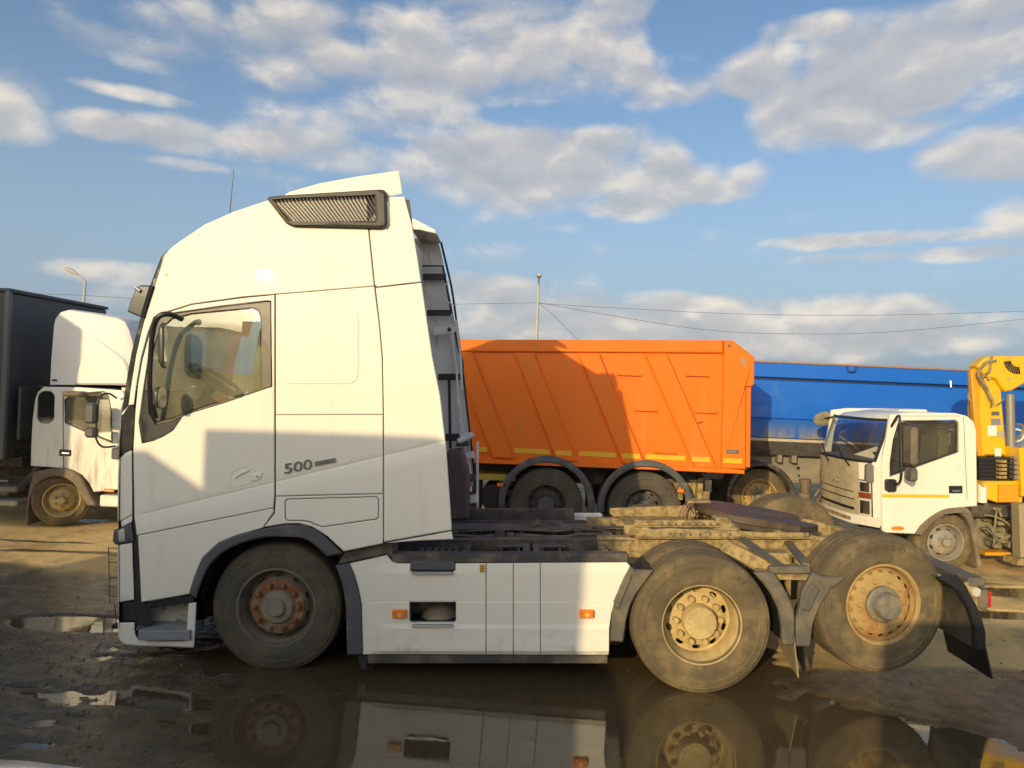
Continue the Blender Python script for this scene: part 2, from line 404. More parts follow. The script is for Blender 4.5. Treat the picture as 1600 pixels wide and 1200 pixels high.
INNERW = mat('inner_white_grimy', (.82, .80, .75), .6, var=.05, scale=6, dust=.27, dcol=(.40, .37, .32), dscale=14, streak=5)
ALU = mat('bright_metal', (.62, .60, .56), .32, metal=.9, var=.06)
CHROME = mat('chrome', (.72, .70, .66), .12, metal=1.0, var=.03)
AMBER = mat('amber_lens', (.85, .22, .02), .2, coat=.6, var=.05)
AMBER_B = mat('amber_reflector', (.95, .45, .08), .15, coat=.8, var=.1, scale=60)
REDL = mat('red_lens', (.62, .02, .02), .2, coat=.7, var=.05)
RIM_F = mat('brown_grey_rim', (.15, .13, .10), .7, var=.2, scale=10, dust=.4, dcol=(.24, .19, .13), dscale=8, bump=.2, bscale=70)
LENS = mat('clear_lens', (.58, .55, .48), .12, coat=.8, var=.25, scale=60)
LABELY = mat('yellow_sticker', (.80, .48, .02), .5, var=.05)
BADGE = mat('badge_grey', (.20, .19, .175), .35, metal=.5, var=.1)
LOUV = mat('louvre_grey', (.060, .055, .045), .55, var=.1)
SEATM = mat('seat_fabric', (.52, .50, .30), .9, var=.15, scale=20)
DASH = mat('dashboard', (.10, .105, .09), .7, var=.2, scale=10)
CURT = mat('cab_lining', (.55, .53, .42), .9, var=.15, scale=6)
GLASS = glass('side_glass', (.80, .84, .76), 2.0, film=(.72, .66, .46), filmk=.14)  # golden film colour paints in the bright veil reflected by the pane
GLASS_D = glass('tinted_glass', (.34, .37, .37), 1.55, film=(.2, .2, .18), filmk=.10)
GLASS_J = glass('cab_glass', (.80, .82, .80), 1.6, film=(.4, .38, .3), filmk=.05)
MAROON = mat('maroon_box', (.115, .075, .066), .6, var=.15, dust=.2, dcol=(.2, .16, .13))
MIRROR = mat('mirror_glass', (.78, .78, .76), .03, metal=1.0, var=.02)
ORANGE = mat('orange_paint', (.86, .185, .012), .5, spec=.3, coat=.12, var=.05, scale=1.2, dust=.26, dcol=(.70, .23, .05), dscale=3.5, streak=4, bump=.25, bscale=2.2)
TAPE = mat('yellow_tape', (.82, .47, .02), .45, var=.08, scale=12, dust=.15)
BLUE = mat('blue_paint', (.010, .135, .62), .38, coat=.3, var=.06, scale=1.4, dust=.12, dcol=(.06, .20, .50), dscale=1.5)
BLUE_DIRT = mat('blue_paint_muddy', (.016, .12, .47), .5, var=.1, scale=2, dust=.55, dcol=(.25, .23, .19), dscale=6, streak=6, dlow=(1.56, 1.80, .0))
BLUE_DK = mat('dark_blue_groove', (.008, .03, .12), .6, var=.1)
RUSTEDGE = mat('scuffed_edge', (.30, .22, .17), .7, var=.3, scale=9, dust=.5, dcol=(.42, .20, .08), dscale=3)
CREAM = mat('cream_stripe', (.55, .47, .30), .6, var=.1, dust=.3)
TFRAME = mat('trailer_frame_grey', (.24, .22, .175), .65, var=.15, scale=5, dust=.45, dcol=(.34, .28, .18), dscale=4)
CREAMW = mat('cream_white_paint', (.80, .77, .66), .35, coat=.4, var=.02, scale=2, dust=.15, dcol=(.62, .54, .38), dscale=4)
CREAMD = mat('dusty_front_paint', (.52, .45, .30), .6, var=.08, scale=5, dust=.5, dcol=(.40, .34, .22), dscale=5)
CRANEY = mat('crane_yellow', (.80, .46, .012), .4, coat=.3, var=.05, scale=4, dust=.22, dcol=(.55, .32, .06), dscale=5)
CRANEO = mat('crane_amber', (.70, .32, .012), .45, coat=.2, var=.06, scale=4)
ENGINE = mat('engine_grime', (.17, .15, .10), .75, var=.35, scale=12, dust=.5, dcol=(.33, .27, .16), dscale=8, bump=.4)
GREYCYL = mat('grey_cylinder', (.26, .25, .22), .45, metal=.3, var=.1)
OLDW = mat('old_white_paint', (.80, .77, .70), .45, coat=.2, var=.05, scale=3, dust=.34, dcol=(.40, .33, .24), dscale=6, dlow=(.95, 1.45, .0), streak=6)
SPOILW = mat('spoiler_white', (.82, .79, .75), .5, coat=.15, var=.02, scale=2)
TARP = mat('grey_tarpaulin', (.085, .088, .092), .6, var=.12, scale=2, dust=.3, dcol=(.15, .14, .12), dscale=1.5, bump=.1, bscale=12)
FENDB = mat('brown_grey_fender', (.16, .13, .09), .7, var=.2, dust=.5, dcol=(.27, .21, .13))
POLE = mat('galvanised_pole', (.42, .40, .36), .6, metal=.2, var=.1)
MIRH = mat('mirror_housing', (.06, .052, .042), .35, coat=.3, var=.1)
WIRE = mat('power_cable', (.12, .12, .13), .7)
CARW = mat('car_white', (.80, .80, .78), .25, coat=.8, var=.02)
STEP_G = mat('step_tread_grey', (.27, .275, .27), .6, var=.15, scale=20, bump=.6, bscale=90)
TAN_P = mat('dirty_step_back', (.56, .53, .43), .6, var=.08, dust=.42, dcol=(.16, .13, .09), dscale=9)
BARK = mat('bark', (.12, .10, .085), .9, var=.25, scale=8)
# ------------------------------------------------------------------ the yard
def vnoise(x, y, seed):
    rs = np.random.RandomState(seed); T = rs.rand(256, 256)
    xi = np.floor(x).astype(int); yi = np.floor(y).astype(int); fx = x - xi; fy = y - yi
    fx = fx * fx * (3 - 2 * fx); fy = fy * fy * (3 - 2 * fy)
    a = T[xi % 256, yi % 256]; b = T[(xi + 1) % 256, yi % 256]; c = T[xi % 256, (yi + 1) % 256]; d = T[(xi + 1) % 256, (yi + 1) % 256]
    return (a * (1 - fx) + b * fx) * (1 - fy) + (c * (1 - fx) + d * fx) * fy
def fbm(x, y, seed, octv=5, ro=.55):
    s = 0; a = 1; t = 0
    for k in range(octv):
        s = s + a * (vnoise(x * 2 ** k + 17 * k, y * 2 ** k + 9 * k, seed + k) - .5); t += a; a *= ro
    return s / t * 2
def sstep(a, b, x):
    t = np.clip((x - a) / (b - a), 0, 1); return t * t * (3 - 2 * t)
WATER = -0.016
def ground_fields(x, y):
    n = fbm(x * .8, y * .8, 3); fine = fbm(x * 5, y * 5, 40, 4)
    h = .011 * n + .006 * fine
    h = np.maximum(h, WATER + .006)
    warp = .28 * fbm(x * 1.1, y * 1.5, 70) + .10 * fbm(x * 5, y * 7, 80, 3)
    pud = np.zeros_like(x)
    for (cx, cy, rx, ry) in ((.75, -.85, 2.75, 1.05), (.15, .6, 2.35, 1.2), (3.3, -1.2, 1.1, .5), (-3.75, .95, .62, .20),  (5.6, .9, .9, .22), (5.0, 2.4, 1.1, .18), (7.0, 3.4, 1.6, .25)):
        q = np.sqrt(((x - cx) / rx) ** 2 + ((y - cy) / ry) ** 2) + warp * min(1, .35 / ry + .55)
        pud = np.maximum(pud, 1 - sstep(.75, 1.15, q))
    h = h - .050 * pud + .012 * fine * pud
    # the muddy, stony rim left of the puddle
    rough_zone = np.exp(-(((x + 3.0) / 1.6) ** 2 + ((y + .3) / 1.2) ** 2))
    h = h + rough_zone * (.013 * np.abs(fbm(x * 6, y * 7, 90, 4)) - .004)
    zone = sstep(-1.4, -2.4, x) * sstep(-5.5, -4.4, x) * sstep(1.3, .5, y)
    h = h - zone * .030 * sstep(.16, .5, fbm(x * 1.0, y * 2.6, 150, 5, .6))
    wet_shade = sstep(2.6, .6, y - .95 * sstep(-2.0, -3.2, x) + .7 * fbm(x * .5, y * .8, 100) + 1.25 * sstep(1.3, 2.3, x) * sstep(.2, .9, y)) * .95  # the left-hand term paints shade in as darker, wet-looking ground
    wet_shade = np.maximum(wet_shade, sstep(.05, .5, pud))
    tracks = np.zeros_like(x)      # damp wheel tracks along the row of lorries
    for yy, w in ((3.35, .09), (3.78, .06), (5.2, .2)):
        tracks = np.maximum(tracks, np.exp(-((y - yy - .25 * fbm(x * .45, x * 0 + yy, 120) - .04 * fbm(x * 4, y * 4, 130)) / w) ** 2) * sstep(-.35, .25, fbm(x * .7, y * .7 + yy, 140) + .1))
    wet_shade = np.maximum(wet_shade, tracks * .75)
    return h, np.clip(wet_shade, 0, 1)
def axis(lo, hi, step, far, g=1.22):
    a = list(np.arange(lo, hi + 1e-6, step)); s = step; p = a[-1]
    while p < far: s *= g; p += s; a.append(p)
    s = step; p = a[0]; b = []
    while p > -far: s *= g; p -= s; b.append(p)
    return np.array(b[::-1] + a)
gx, gy = axis(-6.5, 7.5, .035, 900), axis(-2.6, 5.4, .03, 900)
GX, GY = np.meshgrid(gx, gy)
H, WET_SHADE = ground_fields(GX, GY)
fade = np.clip(1 - (np.maximum(np.abs(GX) - 20, 0) + np.maximum(np.abs(GY) - 20, 0)) / 30, 0, 1)
H = H * fade; WET_SHADE = WET_SHADE * np.clip(1 - (np.abs(GX) - 14) / 10, 0, 1)
nx, ny = len(gx), len(gy)
gv = np.stack([GX, GY, H], -1).reshape(-1, 3)
ii = (np.arange(ny - 1)[:, None] * nx + np.arange(nx - 1)[None, :]).reshape(-1)
gf = np.stack([ii, ii + 1, ii + nx + 1, ii + nx], -1)
gm = bpy.data.meshes.new('ground'); gm.vertices.add(len(gv)); gm.vertices.foreach_set('co', gv.ravel().astype(np.float32))
gm.loops.add(gf.size); gm.loops.foreach_set('vertex_index', gf.ravel().astype(np.int32))
gm.polygons.add(len(gf)); gm.polygons.foreach_set('loop_start', np.arange(0, gf.size, 4, dtype=np.int32))
gm.update(calc_edges=True)
at = gm.attributes.new('wet_shade', 'FLOAT', 'POINT'); at.data.foreach_set('value', WET_SHADE.ravel().astype(np.float32))
def ground_mat():
    mm = bpy.data.materials.new('yard_ground'); mm.use_nodes = True; nt = mm.node_tree; N = nt.nodes; K = nt.links; P = N['Principled BSDF']
    tc = N.new('ShaderNodeTexCoord'); ob = tc.outputs['Object']
    def noise(sc, det=8, ro=.62, di=0):
        n = N.new('ShaderNodeTexNoise'); n.inputs['Scale'].default_value = sc; n.inputs['Detail'].default_value = det; n.inputs['Roughness'].default_value = ro; n.inputs['Distortion'].default_value = di
        K.new(ob, n.inputs['Vector']); return n.outputs[0]
    def ramp(src, a, b, ca, cb):
        r = N.new('ShaderNodeValToRGB'); K.new(src, r.inputs[0]); e = r.color_ramp.elements; e[0].position = a; e[1].position = b; e[0].color = (*ca, 1); e[1].color = (*cb, 1); return r.outputs[0]
    def mix(f, a, b, bt='MIX'):
        x = N.new('ShaderNodeMixRGB'); x.blend_type = bt
        for i, v in enumerate((f, a, b)):
            if isinstance(v, float): x.inputs[i].default_value = v
            elif isinstance(v, tuple): x.inputs[i].default_value = (*v, 1)
            else: K.new(v, x.inputs[i])
        return x.outputs[0]
    dust = ramp(noise(1.6), .3, .7, (.66, .45, .16), (.86, .62, .27))
    asph = ramp(noise(55, 3), .35, .7, (.06, .052, .042), (.19, .155, .11))
    cover = ramp(noise(.9, 9, .68), .28, .50, (0, 0, 0), (1, 1, 1))
    dry = mix(cover, asph, dust); grit = ramp(noise(170, 2), .42, .62, (.74, .74, .74), (1.15, 1.12, 1.08))
    dry = mix(.8, dry, grit, 'MULTIPLY')
    wet_shade_c = ramp(noise(3.2, 9, .7), .32, .72, (.060, .043, .022), (.17, .125, .066)); wet_shade_c = mix(.7, wet_shade_c, ramp(noise(90, 3), .4, .68, (.55, .55, .55), (1.5, 1.45, 1.35)), 'MULTIPLY')
    a = N.new('ShaderNodeAttribute'); a.attribute_name = 'wet_shade'
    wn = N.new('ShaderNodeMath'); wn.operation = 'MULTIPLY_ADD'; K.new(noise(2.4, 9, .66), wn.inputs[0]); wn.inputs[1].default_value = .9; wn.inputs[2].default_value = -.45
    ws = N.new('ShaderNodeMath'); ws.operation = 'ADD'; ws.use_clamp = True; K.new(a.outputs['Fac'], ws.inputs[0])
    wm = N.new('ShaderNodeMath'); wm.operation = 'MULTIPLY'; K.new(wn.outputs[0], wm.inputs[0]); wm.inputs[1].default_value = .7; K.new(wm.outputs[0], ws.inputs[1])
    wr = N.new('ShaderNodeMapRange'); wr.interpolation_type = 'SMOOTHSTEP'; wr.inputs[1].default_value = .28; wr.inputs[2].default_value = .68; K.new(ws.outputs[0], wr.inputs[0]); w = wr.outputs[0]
    K.new(mix(w, dry, wet_shade_c), P.inputs['Base Color'])
    rr = N.new('ShaderNodeMapRange'); K.new(w, rr.inputs[0]); rr.inputs[3].default_value = .92
    rn = N.new('ShaderNodeMapRange'); K.new(noise(6, 6), rn.inputs[0]); rn.inputs[1].default_value = .35; rn.inputs[2].default_value = .65; rn.inputs[3].default_value = .10; rn.inputs[4].default_value = .48
    K.new(rn.outputs[0], rr.inputs[4]); K.new(rr.outputs[0], P.inputs['Roughness']); P.inputs['IOR'].default_value = 1.5
    b1 = N.new('ShaderNodeBump'); b1.inputs['Strength'].default_value = .5; b1.inputs['Distance'].default_value = .012; K.new(noise(70, 4), b1.inputs['Height'])
    b2 = N.new('ShaderNodeBump'); b2.inputs['Strength'].default_value = .35; b2.inputs['Distance'].default_value = .025; K.new(noise(14, 5), b2.inputs['Height']); K.new(b1.outputs[0], b2.inputs['Normal'])
    K.new(b2.outputs[0], P.inputs['Normal'])
    return mm
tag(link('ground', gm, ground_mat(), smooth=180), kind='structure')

def water_mat():
    mm = bpy.data.materials.new('puddle_water'); mm.use_nodes = True; nt = mm.node_tree; N = nt.nodes; K = nt.links; N.clear()
    fr = N.new('ShaderNodeFresnel'); fr.inputs[0].default_value = 2.05
    tr = N.new('ShaderNodeBsdfTransparent'); tr.inputs[0].default_value = (.55, .47, .34, 1)
    df = N.new('ShaderNodeBsdfDiffuse'); df.inputs[0].default_value = (.18, .128, .066, 1)
    mk = N.new('ShaderNodeMixShader'); mk.inputs[0].default_value = .55; K.new(tr.outputs[0], mk.inputs[1]); K.new(df.outputs[0], mk.inputs[2])
    gl = N.new('ShaderNodeBsdfGlossy'); gl.inputs[0].default_value = (.95, .95, .93, 1)
    tc = N.new('ShaderNodeTexCoord'); n = N.new('ShaderNodeTexNoise'); n.inputs['Scale'].default_value = 7; n.inputs['Detail'].default_value = 5; K.new(tc.outputs['Object'], n.inputs['Vector'])
    n5 = N.new('ShaderNodeTexNoise'); n5.inputs['Scale'].default_value = 1.6; n5.inputs['Detail'].default_value = 7; K.new(tc.outputs['Object'], n5.inputs['Vector'])
    rm = N.new('ShaderNodeMapRange'); rm.inputs[1].default_value = .45; rm.inputs[2].default_value = .68; rm.inputs[3].default_value = .012; rm.inputs[4].default_value = .16; K.new(n5.outputs[0], rm.inputs[0]); K.new(rm.outputs[0], gl.inputs['Roughness'])
    b = N.new('ShaderNodeBump'); b.inputs['Strength'].default_value = .05; b.inputs['Distance'].default_value = .01; K.new(n.outputs[0], b.inputs['Height'])
    K.new(b.outputs[0], gl.inputs['Normal']); K.new(b.outputs[0], fr.inputs['Normal'])
    mx = N.new('ShaderNodeMixShader'); K.new(fr.outputs[0], mx.inputs[0]); K.new(mk.outputs[0], mx.inputs[1]); K.new(gl.outputs[0], mx.inputs[2])
    o = N.new('ShaderNodeOutputMaterial'); K.new(mx.outputs[0], o.inputs[0]); return mm
tag(MB().add([(-7, -3.2, WATER), (9.5, -3.2, WATER), (9.5, 4.6, WATER), (-7, 4.6, WATER)], [(0, 1, 2, 3)]).build('puddle_water', water_mat(), smooth=0), kind='structure')

def gravel():
    rs = np.random.RandomState(11); b = MB(); oc = [(1, 0, 0), (-1, 0, 0), (0, 1, 0), (0, -1, 0), (0, 0, 1), (0, 0, -1)]; of = [(0, 2, 4), (2, 1, 4), (1, 3, 4), (3, 0, 4), (2, 0, 5), (1, 2, 5), (3, 1, 5), (0, 3, 5)]
    n = 2600; cx = rs.rand(n); X = np.where(cx < .62, rs.normal(-3.1, 1.1, n), rs.uniform(-5, 7, n)); Y = np.where(cx < .62, rs.normal(-.3, .8, n), rs.uniform(-1.9, 4.2, n))
    h, _ = ground_fields(X, Y); sz = .004 + .011 * rs.rand(n) ** 3
    for i in range(n):
        if h[i] < WATER + .001: continue
        a = rs.rand() * 6.28; c, s_ = math.cos(a), math.sin(a); k = sz[i]; e = rs.uniform(.7, 1.4, 3)
        b.add([(X[i] + (p[0] * e[0] * c - p[1] * e[1] * s_) * k, Y[i] + (p[0] * e[0] * s_ + p[1] * e[1] * c) * k, h[i] + .3 * k + p[2] * e[2] * .6 * k) for p in oc], of)
    tag(b.build('gravel', mat('grit', (.17, .135, .085), .8, var=.5, scale=3), None, 0), 'loose grit and small stones scattered over the damp yard', 'gravel', kind='stuff')
gravel()

# ------------------------------------------------------------------ wheels
def tyre_mesh(Rt, w, rr, name='tyre', lug=0):
    p = [(rr, .03), (rr + .010, .014), (rr + .020, .008), (rr + .024, .003), (rr + .030, .006), (rr + .05, .0), (rr + .075, -.004), (rr + .10, -.002), (Rt - .100, .002), (Rt - .096, -.001), (Rt - .088, -.001), (Rt - .084, .004), (Rt - .06, .006), (Rt - .052, .010), (Rt - .046, .008), (Rt - .03, .016), (Rt - .024, .022), (Rt - .012, .026), (Rt, .045)]
    gws = 4; a0, a1 = .045, w - .045
    for g in range(gws):
        c = a0 + (a1 - a0) * (g + .5) / gws
        p += [(Rt + .003, c - .012), (Rt + .003, c - .007), (Rt - .012, c - .005), (Rt - .012, c + .005), (Rt + .003, c + .007)]
    p += [(Rt, w - .045), (Rt - .03, w - .016), (rr + .08, w), (rr, w - .03)]
    b = MB().lathe(p, 72)
    if lug:
        for k in range(lug):
            a = 2 * math.pi * k / lug
            for y0, y1 in ((.02, .07), (w - .07, w - .02)):
                c, s_ = math.cos(a), math.sin(a); r0, r1 = Rt - .04, Rt + .004; t = .016
                vs = []
                for r in (r0, r1):
                    for y in (y0 + (.012 if r == r1 else 0), y1):
                        for q in (-t, t): vs.append((r * c - q * s_, y, r * s_ + q * c))
                b.add(vs, [(0, 1, 3, 2), (4, 6, 7, 5), (0, 4, 5, 1), (2, 3, 7, 6), (0, 2, 6, 4), (1, 5, 7, 3)])
    return b.mesh(name)
def dish(prof, nh, hr, nseg=None, width=.5):
    """wheel disc: rings follow prof (r, y); between ring hr and hr+2 there are nh hand holes"""
    per = 8; n = nh * per; b = MB(); vs = []
    for (r, y) in prof:
        for k in range(n):
            a = 2 * math.pi * k / n; vs.append((r * math.cos(a), y, r * math.sin(a)))
    fs = []
    for i in range(len(prof) - 1):
        for k in range(n):
            q = (i * n + k, i * n + (k + 1) % n, (i + 1) * n + (k + 1) % n, (i + 1) * n + k); s = k % per
            if hr <= i < hr + 2 and 2 <= s <= 5:
                if s == 2: fs.append((q[0], q[1], q[3]) if i == hr else (q[0], q[2], q[3]))
                elif s == 5: fs.append((q[0], q[1], q[2]) if i == hr else (q[1], q[2], q[3]))
                continue
            fs.append(q)
    return b.add(vs, fs)
def nuts(b, n, r, y0, y1, rad=.017, ph=0.0):
    for k in range(n):
        a = 2 * math.pi * (k + ph) / n; b.cyl(rad, y0, y1, 8, (r * math.cos(a), 0, r * math.sin(a)), .004); b.cyl(rad * .6, y0 - .014, y0, 6, (r * math.cos(a), 0, r * math.sin(a)), .003)
    return b
def wheel(parent, loc, Rt, w, kind, rub, steer=0.0, flip=False, lug=0, scale=1.0):
    e = empty('wheel', loc, parent, (0, 0, steer + (math.pi if flip else 0)))
    key = (Rt, w, kind, lug)
    if key not in WCACHE:
        rr = .295 * scale; d = {}
        d['tyre'] = tyre_mesh(Rt, w, rr - .012, 'tyre', lug)
        k = scale
        if kind in ('drive', 'dumpd'):
            rb = MB().lathe([(rr + .012, .016), (rr + .018, .006), (rr + .006, .004), (rr - .004, .02), (rr - .014, .06), (rr - .03, .10), (rr - .035, .19), (rr - .05, .20)], 64)
            ds = dish([(rr - .045, .20), (.243, .197), (.226, .190), (.207, .178), (.195, .17), (.15, .165), (.11, .165)], 10, 1); rb.v, rb.f = rb.v, rb.f; rb.add(ds.v, ds.f)
            rb.cyl(.225, .235, .30, 24)
            d['rim'] = rb.mesh('rim', merge=1e-5)
            h = MB().lathe([(.128, .17), (.128, .06), (.120, .045), (.05, .040), (0.0005, .040)], 32); nuts(h, 10, .172, .105, .17, .023)
            for q in range(16):
                a = 2 * math.pi * q / 16; h.cyl(.007, .036, .06, 6, (.098 * math.cos(a), 0, .098 * math.sin(a)))
            d['hub'] = h.mesh('hub')
        elif kind == 'front':
            rb = MB().lathe([(rr + .012, .016), (rr + .016, .004), (rr + .002, .002), (rr - .006, .02), (rr - .016, .06), (rr - .03, .085), (rr - .035, .14)], 64)
            ds = dish([(rr - .033, .12), (.245, .105), (.236, .090), (.226, .074), (.216, .062), (.205, .055)], 10, 1); rb.add(ds.v, ds.f)
            rb.cyl(.25, .15, .30, 24)
            d['rim'] = rb.mesh('rim', merge=1e-5)
            h = MB().lathe([(.214, .058), (.208, .046), (.135, .04)], 40); nuts(h, 10, .172, .004, .045, .019)
            d['flange'] = h.mesh('flange')
            h = MB().lathe([(.138, .045), (.132, .03), (.118, .018), (.075, .014), (.070, -.002), (.060, -.012), (.0005, -.014)], 32)
            d['hub'] = h.mesh('hub')
        elif kind == 'tag':
            rb = MB().lathe([(rr + .014, .016), (rr + .020, .002), (rr + .004, .0), (rr - .006, .012), (rr - .012, .05), (rr - .02, .075)], 64)
            ds = dish([(rr - .018, .07), (.258, .052), (.248, .044), (.238, .038), (.228, .034), (.20, .03), (.13, .03)], 18, 1); rb.add(ds.v, ds.f); nuts(rb, 10, .183, .012, .032, .022); rb.cyl(.265, .12, .30, 24)
            d['rim'] = rb.mesh('rim', merge=1e-5)
            h = MB().lathe([(.142, .034), (.140, .0), (.130, -.01), (.105, -.012), (.100, -.075), (.092, -.085), (.0005, -.088)], 36)
            for q in range(12):
                a = 2 * math.pi * q / 12; h.cyl(.009, -.018, .0, 6, (.122 * math.cos(a), 0, .122 * math.sin(a)))
            d['hub'] = h.mesh('hub')
        else:   # light lorry wheel, scaled
            rb = MB().lathe([(rr + .010, .014), (rr + .014, .002), (rr, .0), (rr - .008, .02), (rr - .022, .07), (rr - .03, .10)], 48)
            ds = dish([(rr - .026, .095), (rr - .045, .08), (rr - .058, .064), (rr - .07, .048), (rr - .082, .034), (.06 * k + .05, .018), (.06, .02)], 8, 1); rb.add(ds.v, ds.f)
            d['rim'] = rb.mesh('rim', merge=1e-5)
            h = MB().lathe([(.075 * k, .02), (.070 * k, -.03), (.055 * k, -.04), (.0005, -.042)], 24); nuts(h, 6, .115 * k, -.004, .02, .014, .5)
            d['hub'] = h.mesh('hub')
        WCACHE[key] = d
    d = WCACHE[key]
    rims = {'drive': (RIM_Y, RIM_Y), 'front': (RIM_F, HUB), 'tag': (RIM_O, HUB), 'light': (RIM_G, RIM_G), 'lighty': (RIM_Y, RIM_Y), 'dumpd': (mat('dark_grey_rim', (.10, .097, .09), .6, dust=.3, dcol=(.2, .17, .12)) if 'dark_grey_rim' not in MATS else MATS['dark_grey_rim'], MATS.get('dark_grey_rim'))}[kind]
    def sub(nm, mt_):
        me = d[nm]; first = len(me.materials) == 0
        o = link(nm, me if first else me, mt_, e, smooth=35 if first else 0)
        if me.materials[0] != mt_:
            o.material_slots[0].link = 'OBJECT'; o.material_slots[0].material = mt_
        return o
    sub('tyre', rub)
    if kind in ('drive', 'dumpd'):
        t2 = sub('tyre', rub); t2.location = (0, .335, 0)
    sub('rim', rims[0]); sub('hub', rims[1])
    if 'flange' in d: sub('flange', RUST)
    return e
WCACHE = {}

# ------------------------------------------------------------------ the white tractor unit
T = empty('tractor_truck', (CH * math.sin(TH), 0, CH * (1 - math.cos(TH))), None, (0, -TH, 0))
tag(T, 'big white tractor unit without trailer in the foreground, tag axle lifted', 'truck')
CR = [L(213, 806), L(430, 752), L(690, 690)]
def crease_z(x):
    for (a, b) in ((0, 1), (1, 2)):
        if x < CR[b][0] or b == 2:
            t = (x - CR[a][0]) / (CR[b][0] - CR[a][0]); return CR[a][1] + t * (CR[b][1] - CR[a][1])
CR_A = L(213, 806); CR_M = (L(690, 690)[1] - CR_A[1]) / (L(690, 690)[0] - CR_A[0]); _n = Vector((-CR_M, 0, 1)).normalized()
CRP = [((CR_A[0], 0, CR_A[1] - o), tuple(_n)) for o in (-.012, -.005, 0, .008, .03, .07, .12, .165)]
def ss(a, b, x):
    t = min(1, max(0, (x - a) / (b - a))); return t * t * (3 - 2 * t)
def cabbend(v):
    x, y, z = v; d = 0
    if z > 2.3: d += .117 * ((z - 2.3) / 1.6) ** 2
    if x < -.7: d += .0245 * (x + .7) ** 2
    if x < -2.78: d += .16 * ((-2.78 - x) / .25) ** 2
    t = (CR_A[1] + CR_M * (x - CR_A[0]) - z)
    if z > .2 and x > -3.2: d += -.013 * ss(0.006, .10, t) + .005 * math.exp(-(t / .006) ** 2)
    k = (y + d - CY) / -CY                       # outlines are traced at the surface's own depth
    return Vector((x * k, y + d, CH + (z - CH) * k))
MIRY = 2.46          # far side of the cab
def farbend(v):
    x, z = v[0], v[2]; d = (.10 * ((z - 2.3) / 1.6) ** 2 if z > 2.3 else 0) + (.018 * (x + .7) ** 2 if x < -.7 else 0); return Vector((x + .05, MIRY - v[1] - d, z))
def cabplate(name, px, mt_=None, y0=0.0, th=.03, holes=(), b=.006, cut=.07, parent=None, conv=True):
    o = LL(px) if conv else px
    return MB().plate(o, y0, y0 + th, [LL(h) if conv else h for h in holes], b).build(name, mt_ or WHITE, parent or T, 30, cut, cabbend, planes=CRP)

win_hole = [(250,492),(272,488.5),(345,478),(418,469.5),(424,470.5),(425.5,604.5),(360,627),(294,647),(272,658),(258,678),(240,688),(222,693),(217,660),(224.5,606),(235.5,535),(243,500)]
glass_px = [(254,512),(268,498),(300,490),(395,481),(404,485),(408,495),(408,604),(404,609),(300,642),(270,654),(245,660),(234,642),(232,605),(238,550),(246,525)]
# side panels, each its own pressing with a real gap to the next
cabplate('upper_side_panel', [(258,398),(268,387),(280,378),(320,351),(365,331),(416,314),(442,307),(574,303),(575,354),(584.5,446.6),(508,453.1),(431,459.2),(380,463.5),(300,474.6),(266,485.2),(250,489),(240,496),(231,520),(220,560),(213,600),(209,632),(201,633),(204,610),(213,555),(228,492),(246,435)])
cabplate('door', [(429,461),(380,466),(300,476.5),(266,487.3),(251,491),(242,498.5),(233.5,524),(223,562),(216,602),(212,640),(208.5,703),(210,806),(214,836.2),(427,793.2),(428.8,775)], holes=[win_hole])
cabplate('sleeper_upper_panel', [(431.2,460.4),(508,454.2),(584.8,447.7),(592.3,506),(597,560),(598.5,647.3),(431.2,647.8)])
cabplate('sleeper_lower_panel', [(431.2,648.8),(598.5,648.3),(598.5,770.8),(431.2,774.8)])
hatch = [(450,780.5),(588,776.8),(591,780),(591,806.5),(588,810.5),(505,822.5),(498,820.8),(484,814.5),(470,812.6),(450,812.6),(446.5,809.5),(446.5,784)]
hatch_o = [(449,779.3),(589,775.6),(592.3,779.5),(592.3,807.5),(589,811.7),(505,823.8),(497,822),(483,815.8),(469.5,813.9),(449.5,813.9),(445.2,810.3),(445.2,783.4)]
cabplate('sleeper_base_panel', [(431.2,776),(598.5,772),(598.5,849),(537,861.5),(512,838),(488,823),(466,817.5),(445,818),(413,823.5),(429.5,802)], holes=[hatch_o])
cabplate('storage_hatch', hatch)
cabplate('sleeper_window_blank', [(x, y) for x, y in rrect(440, 475, 560, 600, 16)], y0=-.006, th=.01, b=.005)
cabplate('roof_fairing', [(436,311),(452,300),(500,286.5),(560,275.5),(621,267),(624,268),(629,303),(600,308)], y0=.012, th=.05)
cabplate('upper_deflector', [(576,345),(606,308),(632,307.5),(644,352),(651,395),(658,440),(590,448),(586.2,445)], y0=.003)
cabplate('lower_deflector', [(587.2,450.3),(658.7,442.2),(667,500),(676,560),(687.5,617),(697.7,704),(703,780),(706,828),(600,846.5),(600,650),(598.4,560),(593.8,506)], y0=.003)
cabplate('deflector_lip', [(602,848.4),(706,830),(708,842.5),(660,844.5)], y0=.006)
cabplate('lower_door_panel', [(216,837),(427,794.2),(427.5,800),(410.5,825),(368,837),(342,848),(316.6,871.5),(303.7,902.5),(296,928),(221,941)])
cabplate('corner_panel', [(186,717),(196,708),(206,703.5),(206.7,804),(184,816),(184,740)])
cabplate('lower_pillar_trim', [(201,635),(208.5,635),(211,650),(207,701),(187,713),(186.5,690),(191,650)], BLACK_T, .004)
ws_edge = curve([(262,391),(247,434),(228.5,491),(213.5,554),(203,618),(200,634)], 4) + curve([(190,646),(196,606),(205.5,552),(219,499),(234,448),(252,401)], 4)
cabplate('windscreen_edge', ws_edge, BLACK_T, .012)
